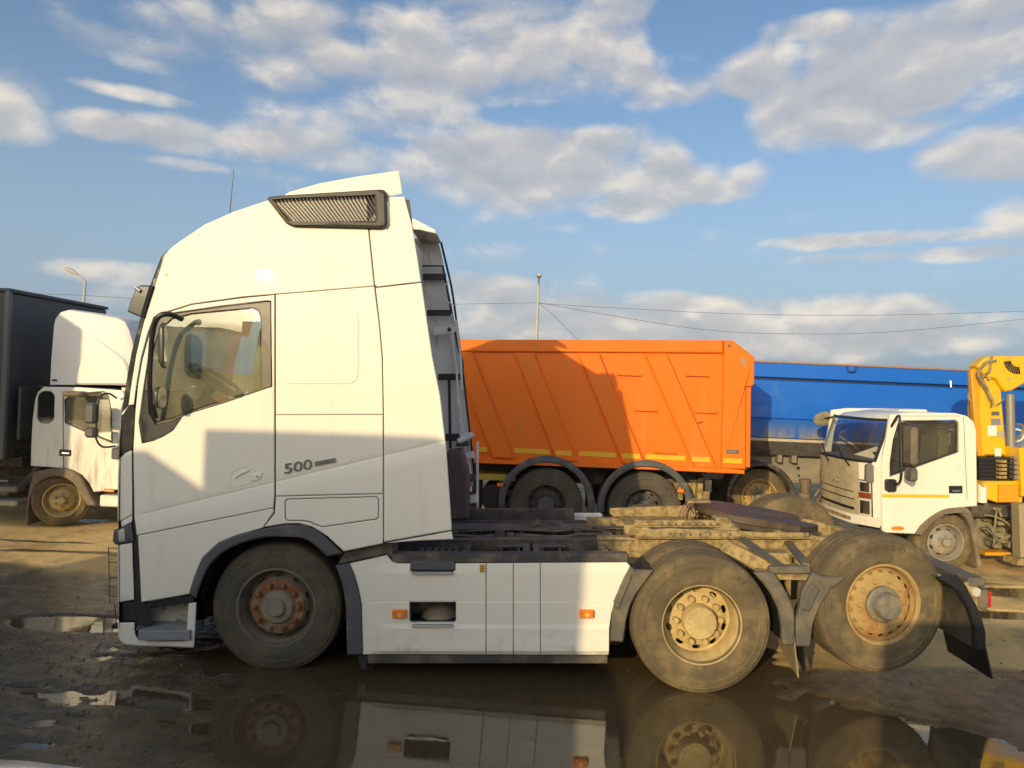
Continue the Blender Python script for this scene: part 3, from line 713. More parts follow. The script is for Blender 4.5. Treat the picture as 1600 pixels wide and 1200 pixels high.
# the dark lining behind the gaps
MB().plate(LL([(262,402),(300,368),(416,322),(560,306),(640,312),(655,440),(596,452),(596,845),(540,855),(480,816),(400,826),(330,850),(300,915),(226,932),(213,840),(211,700),(225,640)]), .022, .034, [LL([(x, y) for x, y in win_hole])]).build('inner_lining', mat('seam_sealer', (.12, .105, .075), .8), T, 30, .15, cabbend)
# door window
sr = cabplate('window_surround', [(251,493.5),(272,490),(345,479.5),(418,471),(423,472),(424,603.5),(360,626),(294,646),(271,657),(257,677),(240,687),(223,691.5),(218.5,660),(226,606),(237,535),(244,501)], BROWNT, .008, .02, holes=[glass_px], b=.005)
MB().plate(LL(offs(glass_px, 1.5)), .020, .024, b=.001).build('window_pane', GLASS, T, 30, .07, cabbend)
bt = MB(); bt.plate(LL([(219,648),(224,608),(231,612),(233,645),(243,663),(270,657),(283,652),(270,672),(254,682),(240,688),(223,692)]), -.012, .01)
bt.build('mirror_base', BLACKP, T, 30, .06, cabbend)
# door handle, keyhole and the badges
def on(px, py, dy=0.0):
    x, z = L(px, py); v = cabbend(Vector((x, dy, z))); return v
hd = MB(); ring = LL([(357,745),(360,738),(370,731),(385,727),(411,737),(411,745),(405,752),(365,761),(358,759)])
ring2 = [tuple(p) for p in offs(ring if area(ring) > 0 else ring[::-1], .010)]
hd.plate(ring, -.004, .004, [ring2], .003); hd.plate(LL([(392,741),(409,738),(409,744),(403,750),(391,753)]), -.010, .004, b=.004); hd.plate(LL([(366,749),(369,741),(388,733),(389,736),(372,744)]), -.012, .004, b=.004)
hd.build('door_handle', WHITE, T, 30, .07, cabbend)
k = on(402, 745, -.012); MB().cyl(.008, 0, .006, 12, tuple(k)).build('keyhole', BADGE, T)
def badge(name, s, px, py, size, sx=1.0, bold=0.0, ang=10.5):
    k = on(px, py, -.013); o = text(name, s, size, BADGE, T, tuple(k), (math.pi / 2, -R(ang), -R(.8)), .0025, .12, sx, bold=bold); return o
badge('power_badge', '500', 443, 740.5, .106, 1.42, .0008)
badge('trim_badge', 'xxxxxx', 492, 727.5, .060, .9, .003)
# intake grille high on the side
ig = MB(); go = LL([(417.5,311),(421,307.5),(440,305.5),(520,300.5),(594,296),(600,297),(604,302),(605.5,349),(602,355),(594,356.5),(470,353.5),(456,353),(447,349)])
gi = LL([(428,313.5),(440,311.5),(520,306),(584,302.5),(587,343),(585,345),(470,347),(458,346.5),(451,342)])
ig.plate(go, -.055, .03, [gi], .022); ig.build('intake_housing', LOUV, T, 40, .1, cabbend)
lv = MB()
for k in range(27):
    t = k / 26; xa = 426 + t * 152; ya = 313 - t * 10
    x0, z0 = L(xa, ya); x1, z1 = L(xa + 24 + 8 * (1 - t), ya + 34 + 8 * t)
    xm = L(586, 0)[0]
    if x1 > xm: z1 = z0 + (z1 - z0) * (xm - x0) / (x1 - x0); x1 = xm
    lv.bar((x0, -.024, z0), (x1, -.024, z1), .008, .036, (0, 1, 0))
lv.build('intake_louvres', LOUV, T, 0, None, cabbend)['kind'] = 'stuff'
MB().plate(LL([(424,311),(588,302),(590,348),(450,350)]), .010, .014).build('intake_mesh', BLACKP, T, 30, .1, cabbend)
# roof, front, back, floor of the cab
prof = LL([(624,269),(560,277),(500,288),(452,301.5),(436,309),(416,316),(365,333),(320,353),(280,380),(262,395)])
prof = [(min(x, -1.06), z) for x, z in prof]
ro = MB(); ro.strip(prof, .13, MIRY - .13)
ro.strip([(p[0], p[1] - .03) for p in prof], .13, MIRY - .13)
ro.build('roof_skin', WHITE, T, 50)
wsx = LL(curve([(260,394),(245,436),(227,493),(211,556),(201,618),(190,648)], 4)); wsx = [(x * 1.035 + .01, CH + (z - CH) * 1.035) for x, z in wsx]
MB().strip(wsx, .20, MIRY - .20).build('windscreen', GLASS_D, T, 60)
fr = [(x, z) for x, z in LL([(190,648),(187,715),(185,816),(185,850),(186,940),(186,975),(189,1002),(200,1006)], .22)]
fb = MB().strip(fr, .22, MIRY - .22); fb.build('front_panel', BLACK_T, T, 40)
bk = L(600, 0)[0]
MB().box(bk - .02, bk + .02, .06, MIRY - .06, L(0, 846)[1], L(0, 312)[1]).build('back_wall', INNERW, T)
MB().box(-2.9, bk - .02, .30, MIRY - .30, 1.10, 1.14).build('cab_floor', DASH, T)
fo = [(258,398),(280,378),(320,351),(365,331),(442,307),(621,268),(632,306),(658,440),(676,560),(697,704),(706,828),(600,847),(537,861),(466,818),(368,837),(316,871),(296,928),(215,941),(208,703),(200,634),(228,492),(246,435)]
fh = [(250,497),(272,489),(418,471),(424,476),(424,603),(294,646),(258,676),(224,690),(226,606),(240,520)]
MB().plate(LL(fo), 0, .03, [LL(fh)], .006).build('far_side_panel', INNERW, T, 30, .12, farbend)
MB().plate(LL(fh), .012, .016, b=.001).build('far_window', GLASS, T, 30, .2, farbend)
# things on the inside of the far deflector
FY = MIRY - .16
for (px, py, wd, hh) in ((676, 433, 42, 10), (686, 489, 36, 9), (703, 589, 36, 10), (714, 683, 36, 11)):
    x, z = L(px, py, FY); k = 8.0 / F; MB().box(x - wd * k / 2, x + wd * k / 2, FY - .03, FY, z - hh * k / 2, z + hh * k / 2).build('far_side_rail', BLACKP, T)
x, z = L(702, 590, FY); x2, z2 = L(704, 700, FY); dr = MB(); dr.bar((x, FY - .03, z), (x2, FY - .03, z2), .03, .03); dr.build('far_side_post', BLACKP, T); dr = MB()
x, z = L(648, 416, FY); x2, z2 = L(692, 416, FY); x3, z3 = L(706, 490, FY); dr.tube([(x, FY - .02, z), (x2, FY - .02, z2), (x3, FY - .02, z3)], .012, 6)
dr.build('far_side_tube', BLACKP, T)
cb = MB()
for (p0, p1) in (((655, 446), (712, 478)), ((668, 478), (702, 436))):
    a, b = L(*p0, FY - .1), L(*p1, FY - .1); cb.tube([(a[0], FY - .06, a[1]), (b[0], FY - .06, b[1])], .006, 5)
for (p0, p1) in (((712, 500), (722, 610)), ((706, 520), (716, 640)), ((716, 640), (728, 790)), ((722, 700), (735, 740)), ((718, 680), (738, 676))):
    a, b = L(*p0, FY - .05), L(*p1, FY - .05); cb.tube([(a[0], FY - .05, a[1]), ((a[0] + b[0]) / 2 + .02, FY - .06, (a[1] + b[1]) / 2), (b[0], FY - .05, b[1])], .014, 6)
cb.build('deflector_stays', INNERW, T)
MB().plate([L(700,704,1.9),L(722,702,1.9),L(732,735,1.9),L(733,808,1.9),L(700,812,1.9)], 1.75, 2.1, b=.03).build('air_intake_box', MAROON, T)
def F3(px, py, Y): x, z = L(px, py, Y); return (x, Y, z)
MB().tube(curve([F3(a, b, FY + .03) for a, b in ((689,378),(697,412),(706,452),(714,508),(721,560),(730,640),(737,700),(742,760))], 4), .013, 6).build('deflector_seal', BLACKP, T, 60)
MB().tube(curve([F3(a, b, FY) for a, b in ((703,520),(710,560),(719,640),(726,690))], 4), .014, 6).build('deflector_pipe', INNERW, T, 60)
MB().tube(curve([F3(a, b, FY - .02) for a, b in ((712,512),(714,530),(717,545),(721,560),(723,575))], 4), .018, 6).build('deflector_cable', BLACKP, T, 60)
MB().plate([L(*p, FY - .1) for p in ((647,356),(655,355),(686,371),(688,377),(662,371),(652,372))], FY - .5, FY + .05, b=.006).build('deflector_cap', INNERW, T)
MB().plate([L(*p, FY - .03) for p in ((672,512),(712,509),(714,517),(709,521),(676,524))], FY - .05, FY, b=.006).build('deflector_brace', INNERW, T)
bx, by_, bz = F3(702, 515, FY - .06); MB().cyl(.022, by_ - .012, by_, 12, (bx, 0, bz)).build('brace_bolt', BLACKP, T)
for k, (px, py, w_, h_, yy) in enumerate(((722,694,22,8,2.15),(732,712,18,12,2.2),(728,731,10,10,2.1),(735,748,16,12,2.22),(731,766,12,8,2.1),(738,781,14,14,2.2),(734,797,24,5,2.15))):
    kk = (5.6 + yy) / F; x, z = L(px, py, yy); bq = MB(); bq.plate([(x - w_ * kk / 2, z - h_ * kk / 2), (x + w_ * kk / 2, z - h_ * kk * .35), (x + w_ * kk * .42, z + h_ * kk / 2), (x - w_ * kk * .35, z + h_ * kk * .38)], yy, yy + .12, b=.012); bq.build('cab_mount_piece', INNERW if k % 3 else FRAME_P, T)
MB().tube([F3(716, 690, 2.05), F3(728, 684, 2.05), F3(741, 680, 2.05)], [.03, .035, .02], 8).build('cab_mount_arm', INNERW, T, 60)
MB().box(L(744, 0, 2.3)[0], L(748, 0, 2.3)[0], 2.28, 2.32, L(0, 800, 2.3)[1], L(0, 690, 2.3)[1], .005).build('cab_mount_post', INNERW, T)
# sun visor
vis = LL([(200,487),(204,473),(213,452),(220,446),(238,446),(223,497)], .1)
MB().plate(vis, .08, MIRY - .08, b=.012).build('sun_visor', mat('smoked_visor', (.045, .05, .048), .2, coat=.5, var=.1), T)
x, z = L(216, 450, .1); MB().tube([(x - .01, .075, z), (x + .03, .072, z - .03)], .014, 8).build('visor_clip', ALU, T)
# mirrors on their arm
ma = MB(); arm = [(-2.74, .06, 2.02), (-2.745, -.02, 2.22), (-2.72, -.06, 2.50), (-2.68, -.10, 2.70), (-2.62, -.13, 2.785), (-2.55, -.10, 2.80), (-2.50, -.02, 2.77)]
ma.tube(curve(arm, 5), .020, 8); ma.build('mirror_arm', BLACKP, T)
def mirror(z0, z1, x, y0, y1, name, turn):
    hb = MB(); n = 20
    prof2 = rrect(y0, z0, y1, z1, .055, 5)
    hb2 = MB(); pts = [(a, b) for a, b in prof2]; m_ = len(pts)
    rings = [(x + .016, 1.0), (x + .010, 1.03), (x - .008, 1.0), (x - .024, .80), (x - .030, .5)]
    cy_, cz_ = (y0 + y1) / 2, (z0 + z1) / 2; vs = []; fs = []
    for (xx, k) in rings: vs += [(xx, cy_ + (a - cy_) * k, cz_ + (b - cz_) * k) for a, b in pts]
    for i in range(len(rings) - 1):
        for q in range(m_): fs.append((i * m_ + q, i * m_ + (q + 1) % m_, (i + 1) * m_ + (q + 1) % m_, (i + 1) * m_ + q))
    fs.append(tuple(range((len(rings) - 1) * m_, len(rings) * m_)))
    def rt(p):
        a, b = p[0] - x, p[1] - cy_; return (x + a * math.cos(turn) - b * math.sin(turn), cy_ + a * math.sin(turn) + b * math.cos(turn), p[2])
    hb2.add([rt(v) for v in vs], fs); o = hb2.build(name, MIRH, T, 40)
    MB().add([rt((x + .018, cy_ + (a - cy_) * .93, cz_ + (b - cz_) * .96)) for a, b in pts], [tuple(range(m_))]).build('mirror_glass', MIRROR, o, 0)
mirror(2.40, 2.73, -2.585, -.23, -.06, 'main_mirror', R(17)); mirror(2.10, 2.26, -2.62, -.20, -.05, 'wide_angle_mirror', R(0))
# antenna
x, z = L(358, 335, .5); x2, z2 = L(365, 265, .5); MB().tube([(x, .5, z - .05), (x2, .5, z2)], [.006, .003], 5).build('antenna', BLACKP, T)
# interior
ib = MB(); ib.box(-2.95, -2.68, .24, MIRY - .24, 1.5, 2.10, .08); ib.box(-2.75, -2.60, .3, 1.0, 1.6, 2.16, .06); ib.build('dashboard', DASH, T)
sw = MB(); c = Vector((-2.50, .62, 2.31)); ax = Vector((.55, 0, .83)).normalized(); u = ax.cross(Vector((0, 1, 0))).normalized(); w = Vector((0, 1, 0))
sw.tube([c + (u * math.cos(2 * math.pi * k / 28) + w * math.sin(2 * math.pi * k / 28)) * .235 for k in range(29)], .019, 8, False)
for a in (0.2, 2.94, 4.7): sw.tube([c - ax * .03, c + (u * math.cos(a) + w * math.sin(a)) * .23], .02, 6)
sw.tube([c - ax * .02, c - ax * .5], .04, 8); sw.tube([c - ax * .05, c + ax * .005], [.08, .07], 12); sw.build('steering_wheel', DASH, T)
for yy in (.62, 1.8):
    s_ = MB(); s_.box(-2.5, -2.02, yy - .26, yy + .26, 1.55, 1.72, .06); s_.bar((-2.10, yy, 1.65), (-2.02, yy, 2.35), .50, .13, (1, 0, 0)); s_.bar((-2.05, yy, 2.36), (-2.02, yy, 2.58), .34, .10, (1, 0, 0)); s_.build('driver_seat' if yy < 1 else 'passenger_seat', SEATM, T)
bw = MB(); bw.box(-1.22, -1.18, .08, MIRY - .08, 1.1, 3.2); bw.build('bunk_curtain', CURT, T)
MB().box(-2.7, -1.0, .12, MIRY - .12, 3.10, 3.14).build('headlining', CURT, T)

MB().plate(LL(fh), -.02, -.01, b=.001).build('far_window_blocker', CURT, T, 30, .3, lambda v: farbend(v) - Vector((0, .12, 0)))  # added unseen panel, keeps orange reflections out of the windscreen
eb = MB(); eb.box(-2.65, -1.35, .55, 2.0, .32, 1.0, .06); eb.build('engine_block', FRAME_D, T)
MB().box(-3.0, -2.62, .32, 2.2, .25, .92, .03).build('radiator_pack', BLACKP, T)
MB().box(L(566, 0)[0], .98, 2.36, 2.42, .07, .88, .02).build('far_skirt', WHITE_LOW, T)
# front lights, bumper, step
hl = LL([(178,828),(205,817.5),(209,846),(181,851.5),(176,846)])
MB().plate(hl, -.004, .09, b=.012).build('headlamp', GREYP, T, 40, .06, cabbend)
MB().plate(LL([(183.5,829),(194,825.5),(195,845),(185,847)]), -.010, .0, b=.004).build('headlamp_lens', LENS, T, 40, None, cabbend)
MB().plate(LL([(189,815),(207,804.5),(206,815.5),(190,823)]), .008, .03).build('headlamp_brow', WHITE, T, 30, .06, cabbend)
cabplate('bumper_corner_panel', [(183.5,852),(206.5,848.5),(209.5,936.5),(184.5,941)], WHITE_LOW, .004)
cabplate('fog_lamp_panel', [(191,943),(212,939),(213,971),(192,971)], BLACKP, .02)
cabplate('bumper', [(184,973),(210,972.5),(211,990),(214,997),(219,999.5),(286,1002),(290,999.5),(291.5,995),(294.6,943),(307,941),(305.5,976),(303,1012),(218,1009),(197,1007),(189,1003),(185,996)], WHITE_LOW, .0, .12, b=.008)
cabplate('front_trim', [(206.5,806),(211,811),(214.5,836),(217.5,860),(221,942.5),(297,930),(303,932),(303,940),(236,950),(236,977),(213,988),(211,970),(210,940),(208,848)], BLACKP, .022, .03)
st = MB(); x0, z0 = L(212, 992); x1, z1 = L(294, 999)
st.box(x0, x1, .03, .30, z1 - .02, z0 + .02, .006)
st.build('step_tread', STEP_G, T)
sk = MB(); x0, z0 = L(232, 940, .26); x1, z1 = L(300, 984, .26); sk.box(x0, x1, .26, .28, z1, z0 + .05); sk.build('step_back_panel', TAN_P, T)
sn = MB()
for k in range(13):
    for j in range(3):
        xx = x0 - .02 + k * .027 + (.013 if j % 2 else 0); yy = .07 + j * .055; zz = L(0, 992)[1] + .02; sn.add([(xx - .008, yy - .008, zz), (xx + .008, yy - .008, zz), (xx + .008, yy + .008, zz), (xx - .008, yy + .008, zz), (xx, yy, zz + .010)], [(0, 1, 4), (1, 2, 4), (2, 3, 4), (3, 0, 4)])
sn.build('step_studs', STEP_G, T, 0)['kind'] = 'stuff'
gd = MB(); yb = .34
def G(px, py, Y=yb): x, z = L(px, py, Y); return (x, Y, z)
def GG(px, py): x, z = L(px, py, yb); return (x - .02, yb, z)
gd.tube([GG(173.5, 855), GG(175.5, 942)], .0035, 5)
for py in (856, 867, 878, 902, 916, 931): gd.tube([GG(174, py), GG(187, py + 1)], .003, 5)
gd.tube([GG(183, 942), GG(185.5, 975)], .004, 5); gd.build('number_plate_bracket', BLACKP, T)
MB().box(*[GG(181, 0)[0], GG(191, 0)[0]], yb - .03, yb + .03, GG(0, 981)[2], GG(0, 974)[2]).build('tow_pin', BLACKP, T)

# wheel arch lip and liner
ao = curve(LL([(296,929),(303.7,903),(316.6,872),(342,849),(368,837.7),(411,826.5),(444.7,820.5),(465,820),(485.7,824.5),(508.7,839),(535,865)]), 3)
ai = curve(LL([(511,869.7),(491,852),(470,840.5),(432,838),(393,844),(355,859),(329,882.5),(314,913),(307,935)]), 3)
MB().plate(ao + ai, -.028, .10, b=.012).build('wheel_arch', GREYP, T, 35, None, cabbend)
MB().strip([(x, z) for x, z in curve(LL([(306,945),(316,905),(334,874),(362,852),(400,840),(440,834),(475,838),(500,856),(520,885)]), 3)], .06, .75).build('arch_liner', BLACKP, T, 60)
# skirt tank fairing
sk_out = [(545.5,882.5),(603,870),(606,874),(611,880),(620,883),(640,883),(640,894),(645,896.5),(706,896.5),(711,893),(711,883),(981,881),(986,887),(977,902),(969,920),(961,942),(956,961),(952.5,984),(952,1026),(566,1025),(564,946),(559,920),(553,900)]
SKZ = [(876, .014), (883.5, .012), (897, .000), (898, .000), (940.6, .004), (941.4, .012), (942.8, .012), (943.8, -.004), (977, -.002), (984, -.012), (1006, -.012), (1008, -.014), (1019, -.012), (1023, .002), (1030, .012)]
SKV = [(L(0, a)[1], b) for a, b in SKZ]
SKP = [((0, 0, z), (0, 0, 1)) for z, _ in SKV]
def skb(v):
    x, y, z = v; d = 0
    for (z0, d0), (z1, d1) in zip(SKV, SKV[1:]):
        if z1 <= z <= z0: d = d0 + (d1 - d0) * (z0 - z) / (z0 - z1)
    if z > SKV[0][0]: d = SKV[0][1]
    d *= ss(L(575, 0)[0], L(600, 0)[0], x)
    return Vector((x, y + d + .03, z))
seams = [759.3, 802, 844.5]
def clipx(px, x0, x1):
    out = []
    for lim, sgn in ((x0, 1), (x1, -1)):
        src = px if sgn == 1 else out; res = []
        for i in range(len(src)):
            a, b = src[i], src[(i + 1) % len(src)]; ia, ib_ = (a[0] - lim) * sgn >= 0, (b[0] - lim) * sgn >= 0
            if ia: res.append(a)
            if ia != ib_:
                t = (lim - a[0]) / (b[0] - a[0]); res.append((lim, a[1] + t * (b[1] - a[1])))
        out = res
    return out
edges = [500] + seams + [1000]
for i in range(4):
    pl = clipx(sk_out, edges[i] + (.55 if i else 0), edges[i + 1] - (.55 if i < 3 else 0))
    MB().plate(LL(pl), 0, .03, [LL([(639,943),(712,943),(712,972),(709,975),(642,975),(639,972)])] if i == 0 else (), .004).build('skirt_panel', WHITE_LOW, T, 14, .06, skb, cutdirs='x', planes=SKP)
MB().plate(LL([(560,890),(960,890),(940,1020),(575,1020)]), .07, .075, [LL([(641,945),(710,945),(710,974),(641,974)])]).build('skirt_backing', BLACKP, T)
rc = MB(); x0, z0 = L(636, 938); x1, z1 = L(714, 980); rc.box(x0, x1, .36, .37, z1, z0); rc.box(x0, x1, .09, .36, z1 - .01, z1); rc.box(x0, x1, .09, .36, z0, z0 + .01); rc.build('skirt_recess', BLACKP, T)
x, z = L(685, 978, .25); MB().lathe([(.001, -.1), (.1, -.09), (.155, 0), (.155, .12)], 28, (x, .25, z)).build('air_tank', mat('khaki_tank', (.36, .31, .22), .55, var=.12, dust=.3), T)
for (pa, pb) in (((643, 976.5), (708, 980.5)), ((643, 893.5), (707, 897.5))):
    x0, z0 = L(*pa); x1, z1 = L(*pb); MB().box(x0, x1, -.005, .10, z1, z0, .004).build('step_edge', ALU, T)
st = MB(); x0, z0 = L(641, 884); x1, z1 = L(710, 894); st.box(x0, x1, .03, .20, z1 + .01, z0 + .03); st.build('side_step', GREYP, T)
sg = MB()
for k in range(7):
    xa, za = L(650 + k * 11, 877, .15); xb, zb = L(661 + k * 11, 857, .62); sg.bar((xa, .12, za + .02), (xb, .62, zb), .035, .02)
sg.build('step_grating', FRAME_D, T)
for px in (624, 917):
    x, z = L(px, 960); o = MB().box(x - .055, x + .055, -.004, .04, z - .033, z + .033, .008).build('side_marker', AMBER, T); 
    d = MB(); d.add([(x, -.010, z + .024), (x + .024, -.010, z), (x, -.010, z - .024), (x - .024, -.010, z), (x, -.006, z)], [(0, 1, 4), (1, 2, 4), (2, 3, 4), (3, 0, 4)]).build('reflector', AMBER_B, o, 0)
x0, z0 = L(749, 884); x1, z1 = L(757, 895); MB().box(x0, x1, .018, .04, z1, z0, .001).build('sticker', LABELY, T)
sb = MB()
for k in range(3): sb.box(x0 + .006, x1 - .006, .0165, .02, z1 + .008 + k * .016, z1 + .014 + k * .016, .0005)
sb.build('sticker_print', BLACKP, T, 0)
# dark strip between wheel and skirt, and the rubber edge underneath
MB().plate(LL([(523,885.5),(545,882),(553,901),(559,921),(563.5,946),(565.5,1025),(541,1025.5),(539,946),(533,912)]), .02, .30, b=.01).build('splash_guard', GREYP, T, 35)
MB().plate(LL([(556,1028),(572,1028),(571,1048),(566,1053),(560,1050)]), .06, .10).build('splash_flap', BLACKP, T)
xa, za = L(572, 1027); xb, zb = L(951, 1041); MB().box(xa, xb, .05, .10, zb, za - .004, .006).build('skirt_rubber', FRAME_D, T)
xa, za = L(610, 868); xb, zb = L(985, 882.5); MB().box(xa, xb, .045, .16, zb, za, .012).build('skirt_top_rail', FRAME_D, T)
MB().plate(LL([(535,866),(600,851),(612,852),(612,876),(603,868),(545,880),(526,884)]), .05, .3).build('cab_mount_cover', FRAME_D, T)
ex = MB(); ex.box(L(560,0)[0], .90, .35, 2.1, .16, .62, .03); ex.build('fuel_tank', FRAME_D, T)

# frame
RY0, RY1 = .80, 1.68
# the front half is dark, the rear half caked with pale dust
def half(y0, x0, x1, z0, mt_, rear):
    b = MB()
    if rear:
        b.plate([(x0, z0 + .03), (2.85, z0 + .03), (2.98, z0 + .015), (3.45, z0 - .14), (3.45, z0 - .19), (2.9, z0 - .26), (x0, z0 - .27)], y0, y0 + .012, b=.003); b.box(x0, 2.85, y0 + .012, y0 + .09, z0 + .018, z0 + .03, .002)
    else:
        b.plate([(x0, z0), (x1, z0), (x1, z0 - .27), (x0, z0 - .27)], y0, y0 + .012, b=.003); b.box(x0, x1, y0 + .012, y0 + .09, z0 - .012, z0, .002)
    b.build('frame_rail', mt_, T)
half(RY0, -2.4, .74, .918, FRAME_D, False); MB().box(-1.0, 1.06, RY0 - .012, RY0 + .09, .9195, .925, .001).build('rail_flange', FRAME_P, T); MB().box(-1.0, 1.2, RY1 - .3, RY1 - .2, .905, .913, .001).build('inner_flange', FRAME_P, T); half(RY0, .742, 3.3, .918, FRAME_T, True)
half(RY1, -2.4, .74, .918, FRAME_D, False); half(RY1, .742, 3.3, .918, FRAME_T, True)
bo = MB()
for k in range(34):
    xx = .80 + k * .058
    bo.cyl(.012, RY0 - .012, RY0, 6, (xx, 0, .835))
    if k > 3: bo.cyl(.011, RY0 - .012, RY0, 6, (xx + .01, 0, .912))
    if 14 < k < 28: bo.cyl(.013, RY0 - .012, RY0, 6, (xx, 0, .75))
bo.build('frame_bolts', FRAME_T, T, 0)['kind'] = 'stuff'
for xx in (-.4, .9, 1.9, 3.2): MB().box(xx - .05, xx + .05, RY0 + .09, RY1, .72, .88, .01).build('cross_member', FRAME_P if xx < .8 else FRAME_T, T)
# brackets on the rail over the skirt
for px in (797, 861):
    b = MB(); x0, z0 = L(px - 19, 854, .66); x1, z1 = L(px + 19, 868, .66); b.box(x0 - .02, x1 + .02, .66, .78, z0 - .008, z0, .002); b.box(x0 + .02, x0 + .04, .67, .78, z1, z0 - .008, .002); b.box(x1 - .04, x1 - .02, .67, .78, z1, z0 - .008, .002); b.box(x0 + .02, x1 - .02, .65, .67, z1, z1 + .03, .002); b.build('rail_bracket', FRAME_P, T)
for px in (729, 822, 838, 942):
    b = MB(); x0, z0 = L(px - 5, 856, .6); x1, z1 = L(px + 6, 869, .6); b.box(x0, x1, .5, .78, z1, z0, .004); b.build('pipe_clip', FRAME_T if px > 900 else FRAME_P, T)
# catwalk plates and pipes between the rails
cw = MB()
for (pa, pb) in (((700, 812), (766, 826)), ((777, 815), (912, 826))):
    x0, z0 = L(pa[0], pa[1], 1.35); x1, z1 = L(pb[0], pb[1], 1.1); cw.add([(x0, 1.5, .94), (x1 + .05, 1.5, .94), (x1 + .08, 1.24, .935), (x0, 1.24, .935), (x0, 1.24, .925), (x1 + .08, 1.24, .925)], [(0, 1, 2, 3), (3, 2, 5, 4)])
cw.box(-.9, 1.0, .98, 1.10, .885, .905, .003)
cw.build('catwalk_plates', FRAME_P, T, 0)
pp = MB(); pp.tube(curve([(-.9, 1.0, .85), (-.3, 1.0, .87), (.2, .96, .83), (.7, 1.05, .85)], 6), .02, 6); pp.tube([(-.9, 1.3, .80), (.8, 1.3, .80)], .03, 8); pp.box(-.25, .0, .9, 1.2, .80, .90, .02); pp.box(.05, .4, .9, 1.25, .78, .87, .03); pp.bar((-.12, .86, .93), (.28, .86, .93), .03, .01); pp.bar((.18, 1.35, .95), (.26, 1.35, .99), .12, .03); pp.build('frame_pipework', FRAME_P, T)
sl = MB()
for k in range(22): sl.box(1.12 + k * .062, 1.15 + k * .062, RY0 - .006, RY0 + .002, .934, .946, .001)
sl.build('mounting_slots', BLACKP, T, 0)['kind'] = 'stuff'
cl = MB(); rq = random.Random(3)
for k in range(3):       # air lines and cables clipped along the frame
    y0 = rq.uniform(.86, 1.6); zz = rq.uniform(.86, .95); xx = -.9
    pts = []
    while xx < 1.0: pts.append((xx, y0 + rq.uniform(-.04, .04), zz + rq.uniform(-.02, .02))); xx += .22
    cl.tube(curve(pts, 4), rq.choice((.008, .012, .016)), 5)
cl.build('air_lines', FRAME_P, T, 60)['kind'] = 'stuff'
vv = MB()
for k in range(16):
    xx = rq.uniform(-.8, 1.0); yy = rq.uniform(.9, 1.6); q = rq.uniform(.02, .06); vv.box(xx, xx + q * 1.6, yy, yy + q * 1.5, .84, .90 + q, .006)
vv.build('valve_blocks', FRAME_D, T)['kind'] = 'stuff'
v2 = MB()
for k in range(18):
    xx = rq.uniform(1.0, 2.5); yy = rq.uniform(RY0 - .09, RY0 + .1); q = rq.uniform(.012, .035); v2.box(xx, xx + q * 2.2, yy, yy + q * 1.5, .965, .98 + q, .004)
v2.build('mounting_clutter', FRAME_T, T)['kind'] = 'stuff'
v3 = MB()
for k in range(22):
    xx = rq.uniform(1.75, 2.6); q = rq.uniform(.008, .02); v3.cyl(q, RY0 - .03, RY0, 7, (xx, 0, rq.uniform(.70, .80)))
v3.build('rivet_cluster', FRAME_T, T, 0)['kind'] = 'stuff'
bb = MB(); bb.box(-.95, .65, 2.05, 2.12, .74, .98, .01); bb.build('far_side_box', FRAME_D, T)
gb = MB(); gb.box(-.9, -.4, 1.0, 1.5, .62, .84, .05); gb.box(-.3, .7, 1.1, 1.4, .60, .76, .05); gb.build('gearbox', FRAME_D, T)

# fifth wheel and its mounting
fm = MB(); fm.box(1.06, 2.55, RY0 - .10, RY1 + .10, .955, .965, .002)
fm.box(1.06, 2.5, RY0 - .09, RY0 - .07, .968, 1.005, .002); fm.build('mounting_plate', FRAME_T, T)
fa = MB(); y_ = RY0 - .02
fa.plate([(.97, 1.0), (.97, 1.055), (1.06, 1.06), (1.07, 1.10), (1.75, 1.10), (1.80, 1.06), (1.95, 1.02), (1.95, .968), (1.0, .968)], y_, y_ + .02, b=.004)
MB().plate([(.97, 1.0), (.97, 1.05), (1.75, 1.08), (1.95, 1.02), (1.95, .968), (1.0, .968)], RY1, RY1 + .02, b=.004).build('fifth_wheel_bracket', FRAME_T, T)
fa.plate([(1.10, .97), (1.10, 1.02), (1.35, 1.04), (2.3, 1.0), (2.55, 1.0), (2.55, .97)], y_ - .06, y_ - .045, b=.004)
fa.build('fifth_wheel_bracket', FRAME_T, T)
lg_ = MB(); lg_.box(1.06, 1.78, y_ - .045, y_ - .002, 1.046, 1.056, .002); lg_.box(1.10, 1.95, y_ - .05, y_ - .002, 1.006, 1.014, .002); lg_.build('bracket_ledge', FRAME_T, T)
MB().box(1.12, 1.74, y_ - .006, y_ - .001, 1.016, 1.044, .001).build('bracket_recess', FRAME_D, T)
tt = MB()
for k in range(34): tt.box(1.13 + k * .018, 1.139 + k * .018, y_ - .03, y_ - .006, 1.014, 1.028, .001)
tt.build('adjuster_teeth', FRAME_T, T, 0)['kind'] = 'stuff'
MB().plate([(1.10, 1.02), (1.12, 1.05), (1.16, 1.05), (1.22, 1.02)], y_ - .07, y_ - .05, b=.004).build('lock_lever', FRAME_T, T)
MB().box(1.02, 2.56, RY0 - .02, RY0 - .004, .948, .955, .001).build('plate_shade_strip', BLACKP, T)  # black strip painted in for the shade below the plate
fl = MB()
for k in range(9): fl.cyl(.012, y_ - .014, y_, 6, (1.30 + k * .06, 0, 1.065)); 
for k in range(12): fl.cyl(.008, y_ - .062, y_ - .06, 6, (1.15 + k * .05, 0, 1.0))
for k in range(7): fl.cyl(.014, y_ - .075, y_ - .06, 6, (1.36 + k * .085, 0, .99))
fl.build('bracket_bolts', FRAME_P, T, 0)['kind'] = 'stuff'
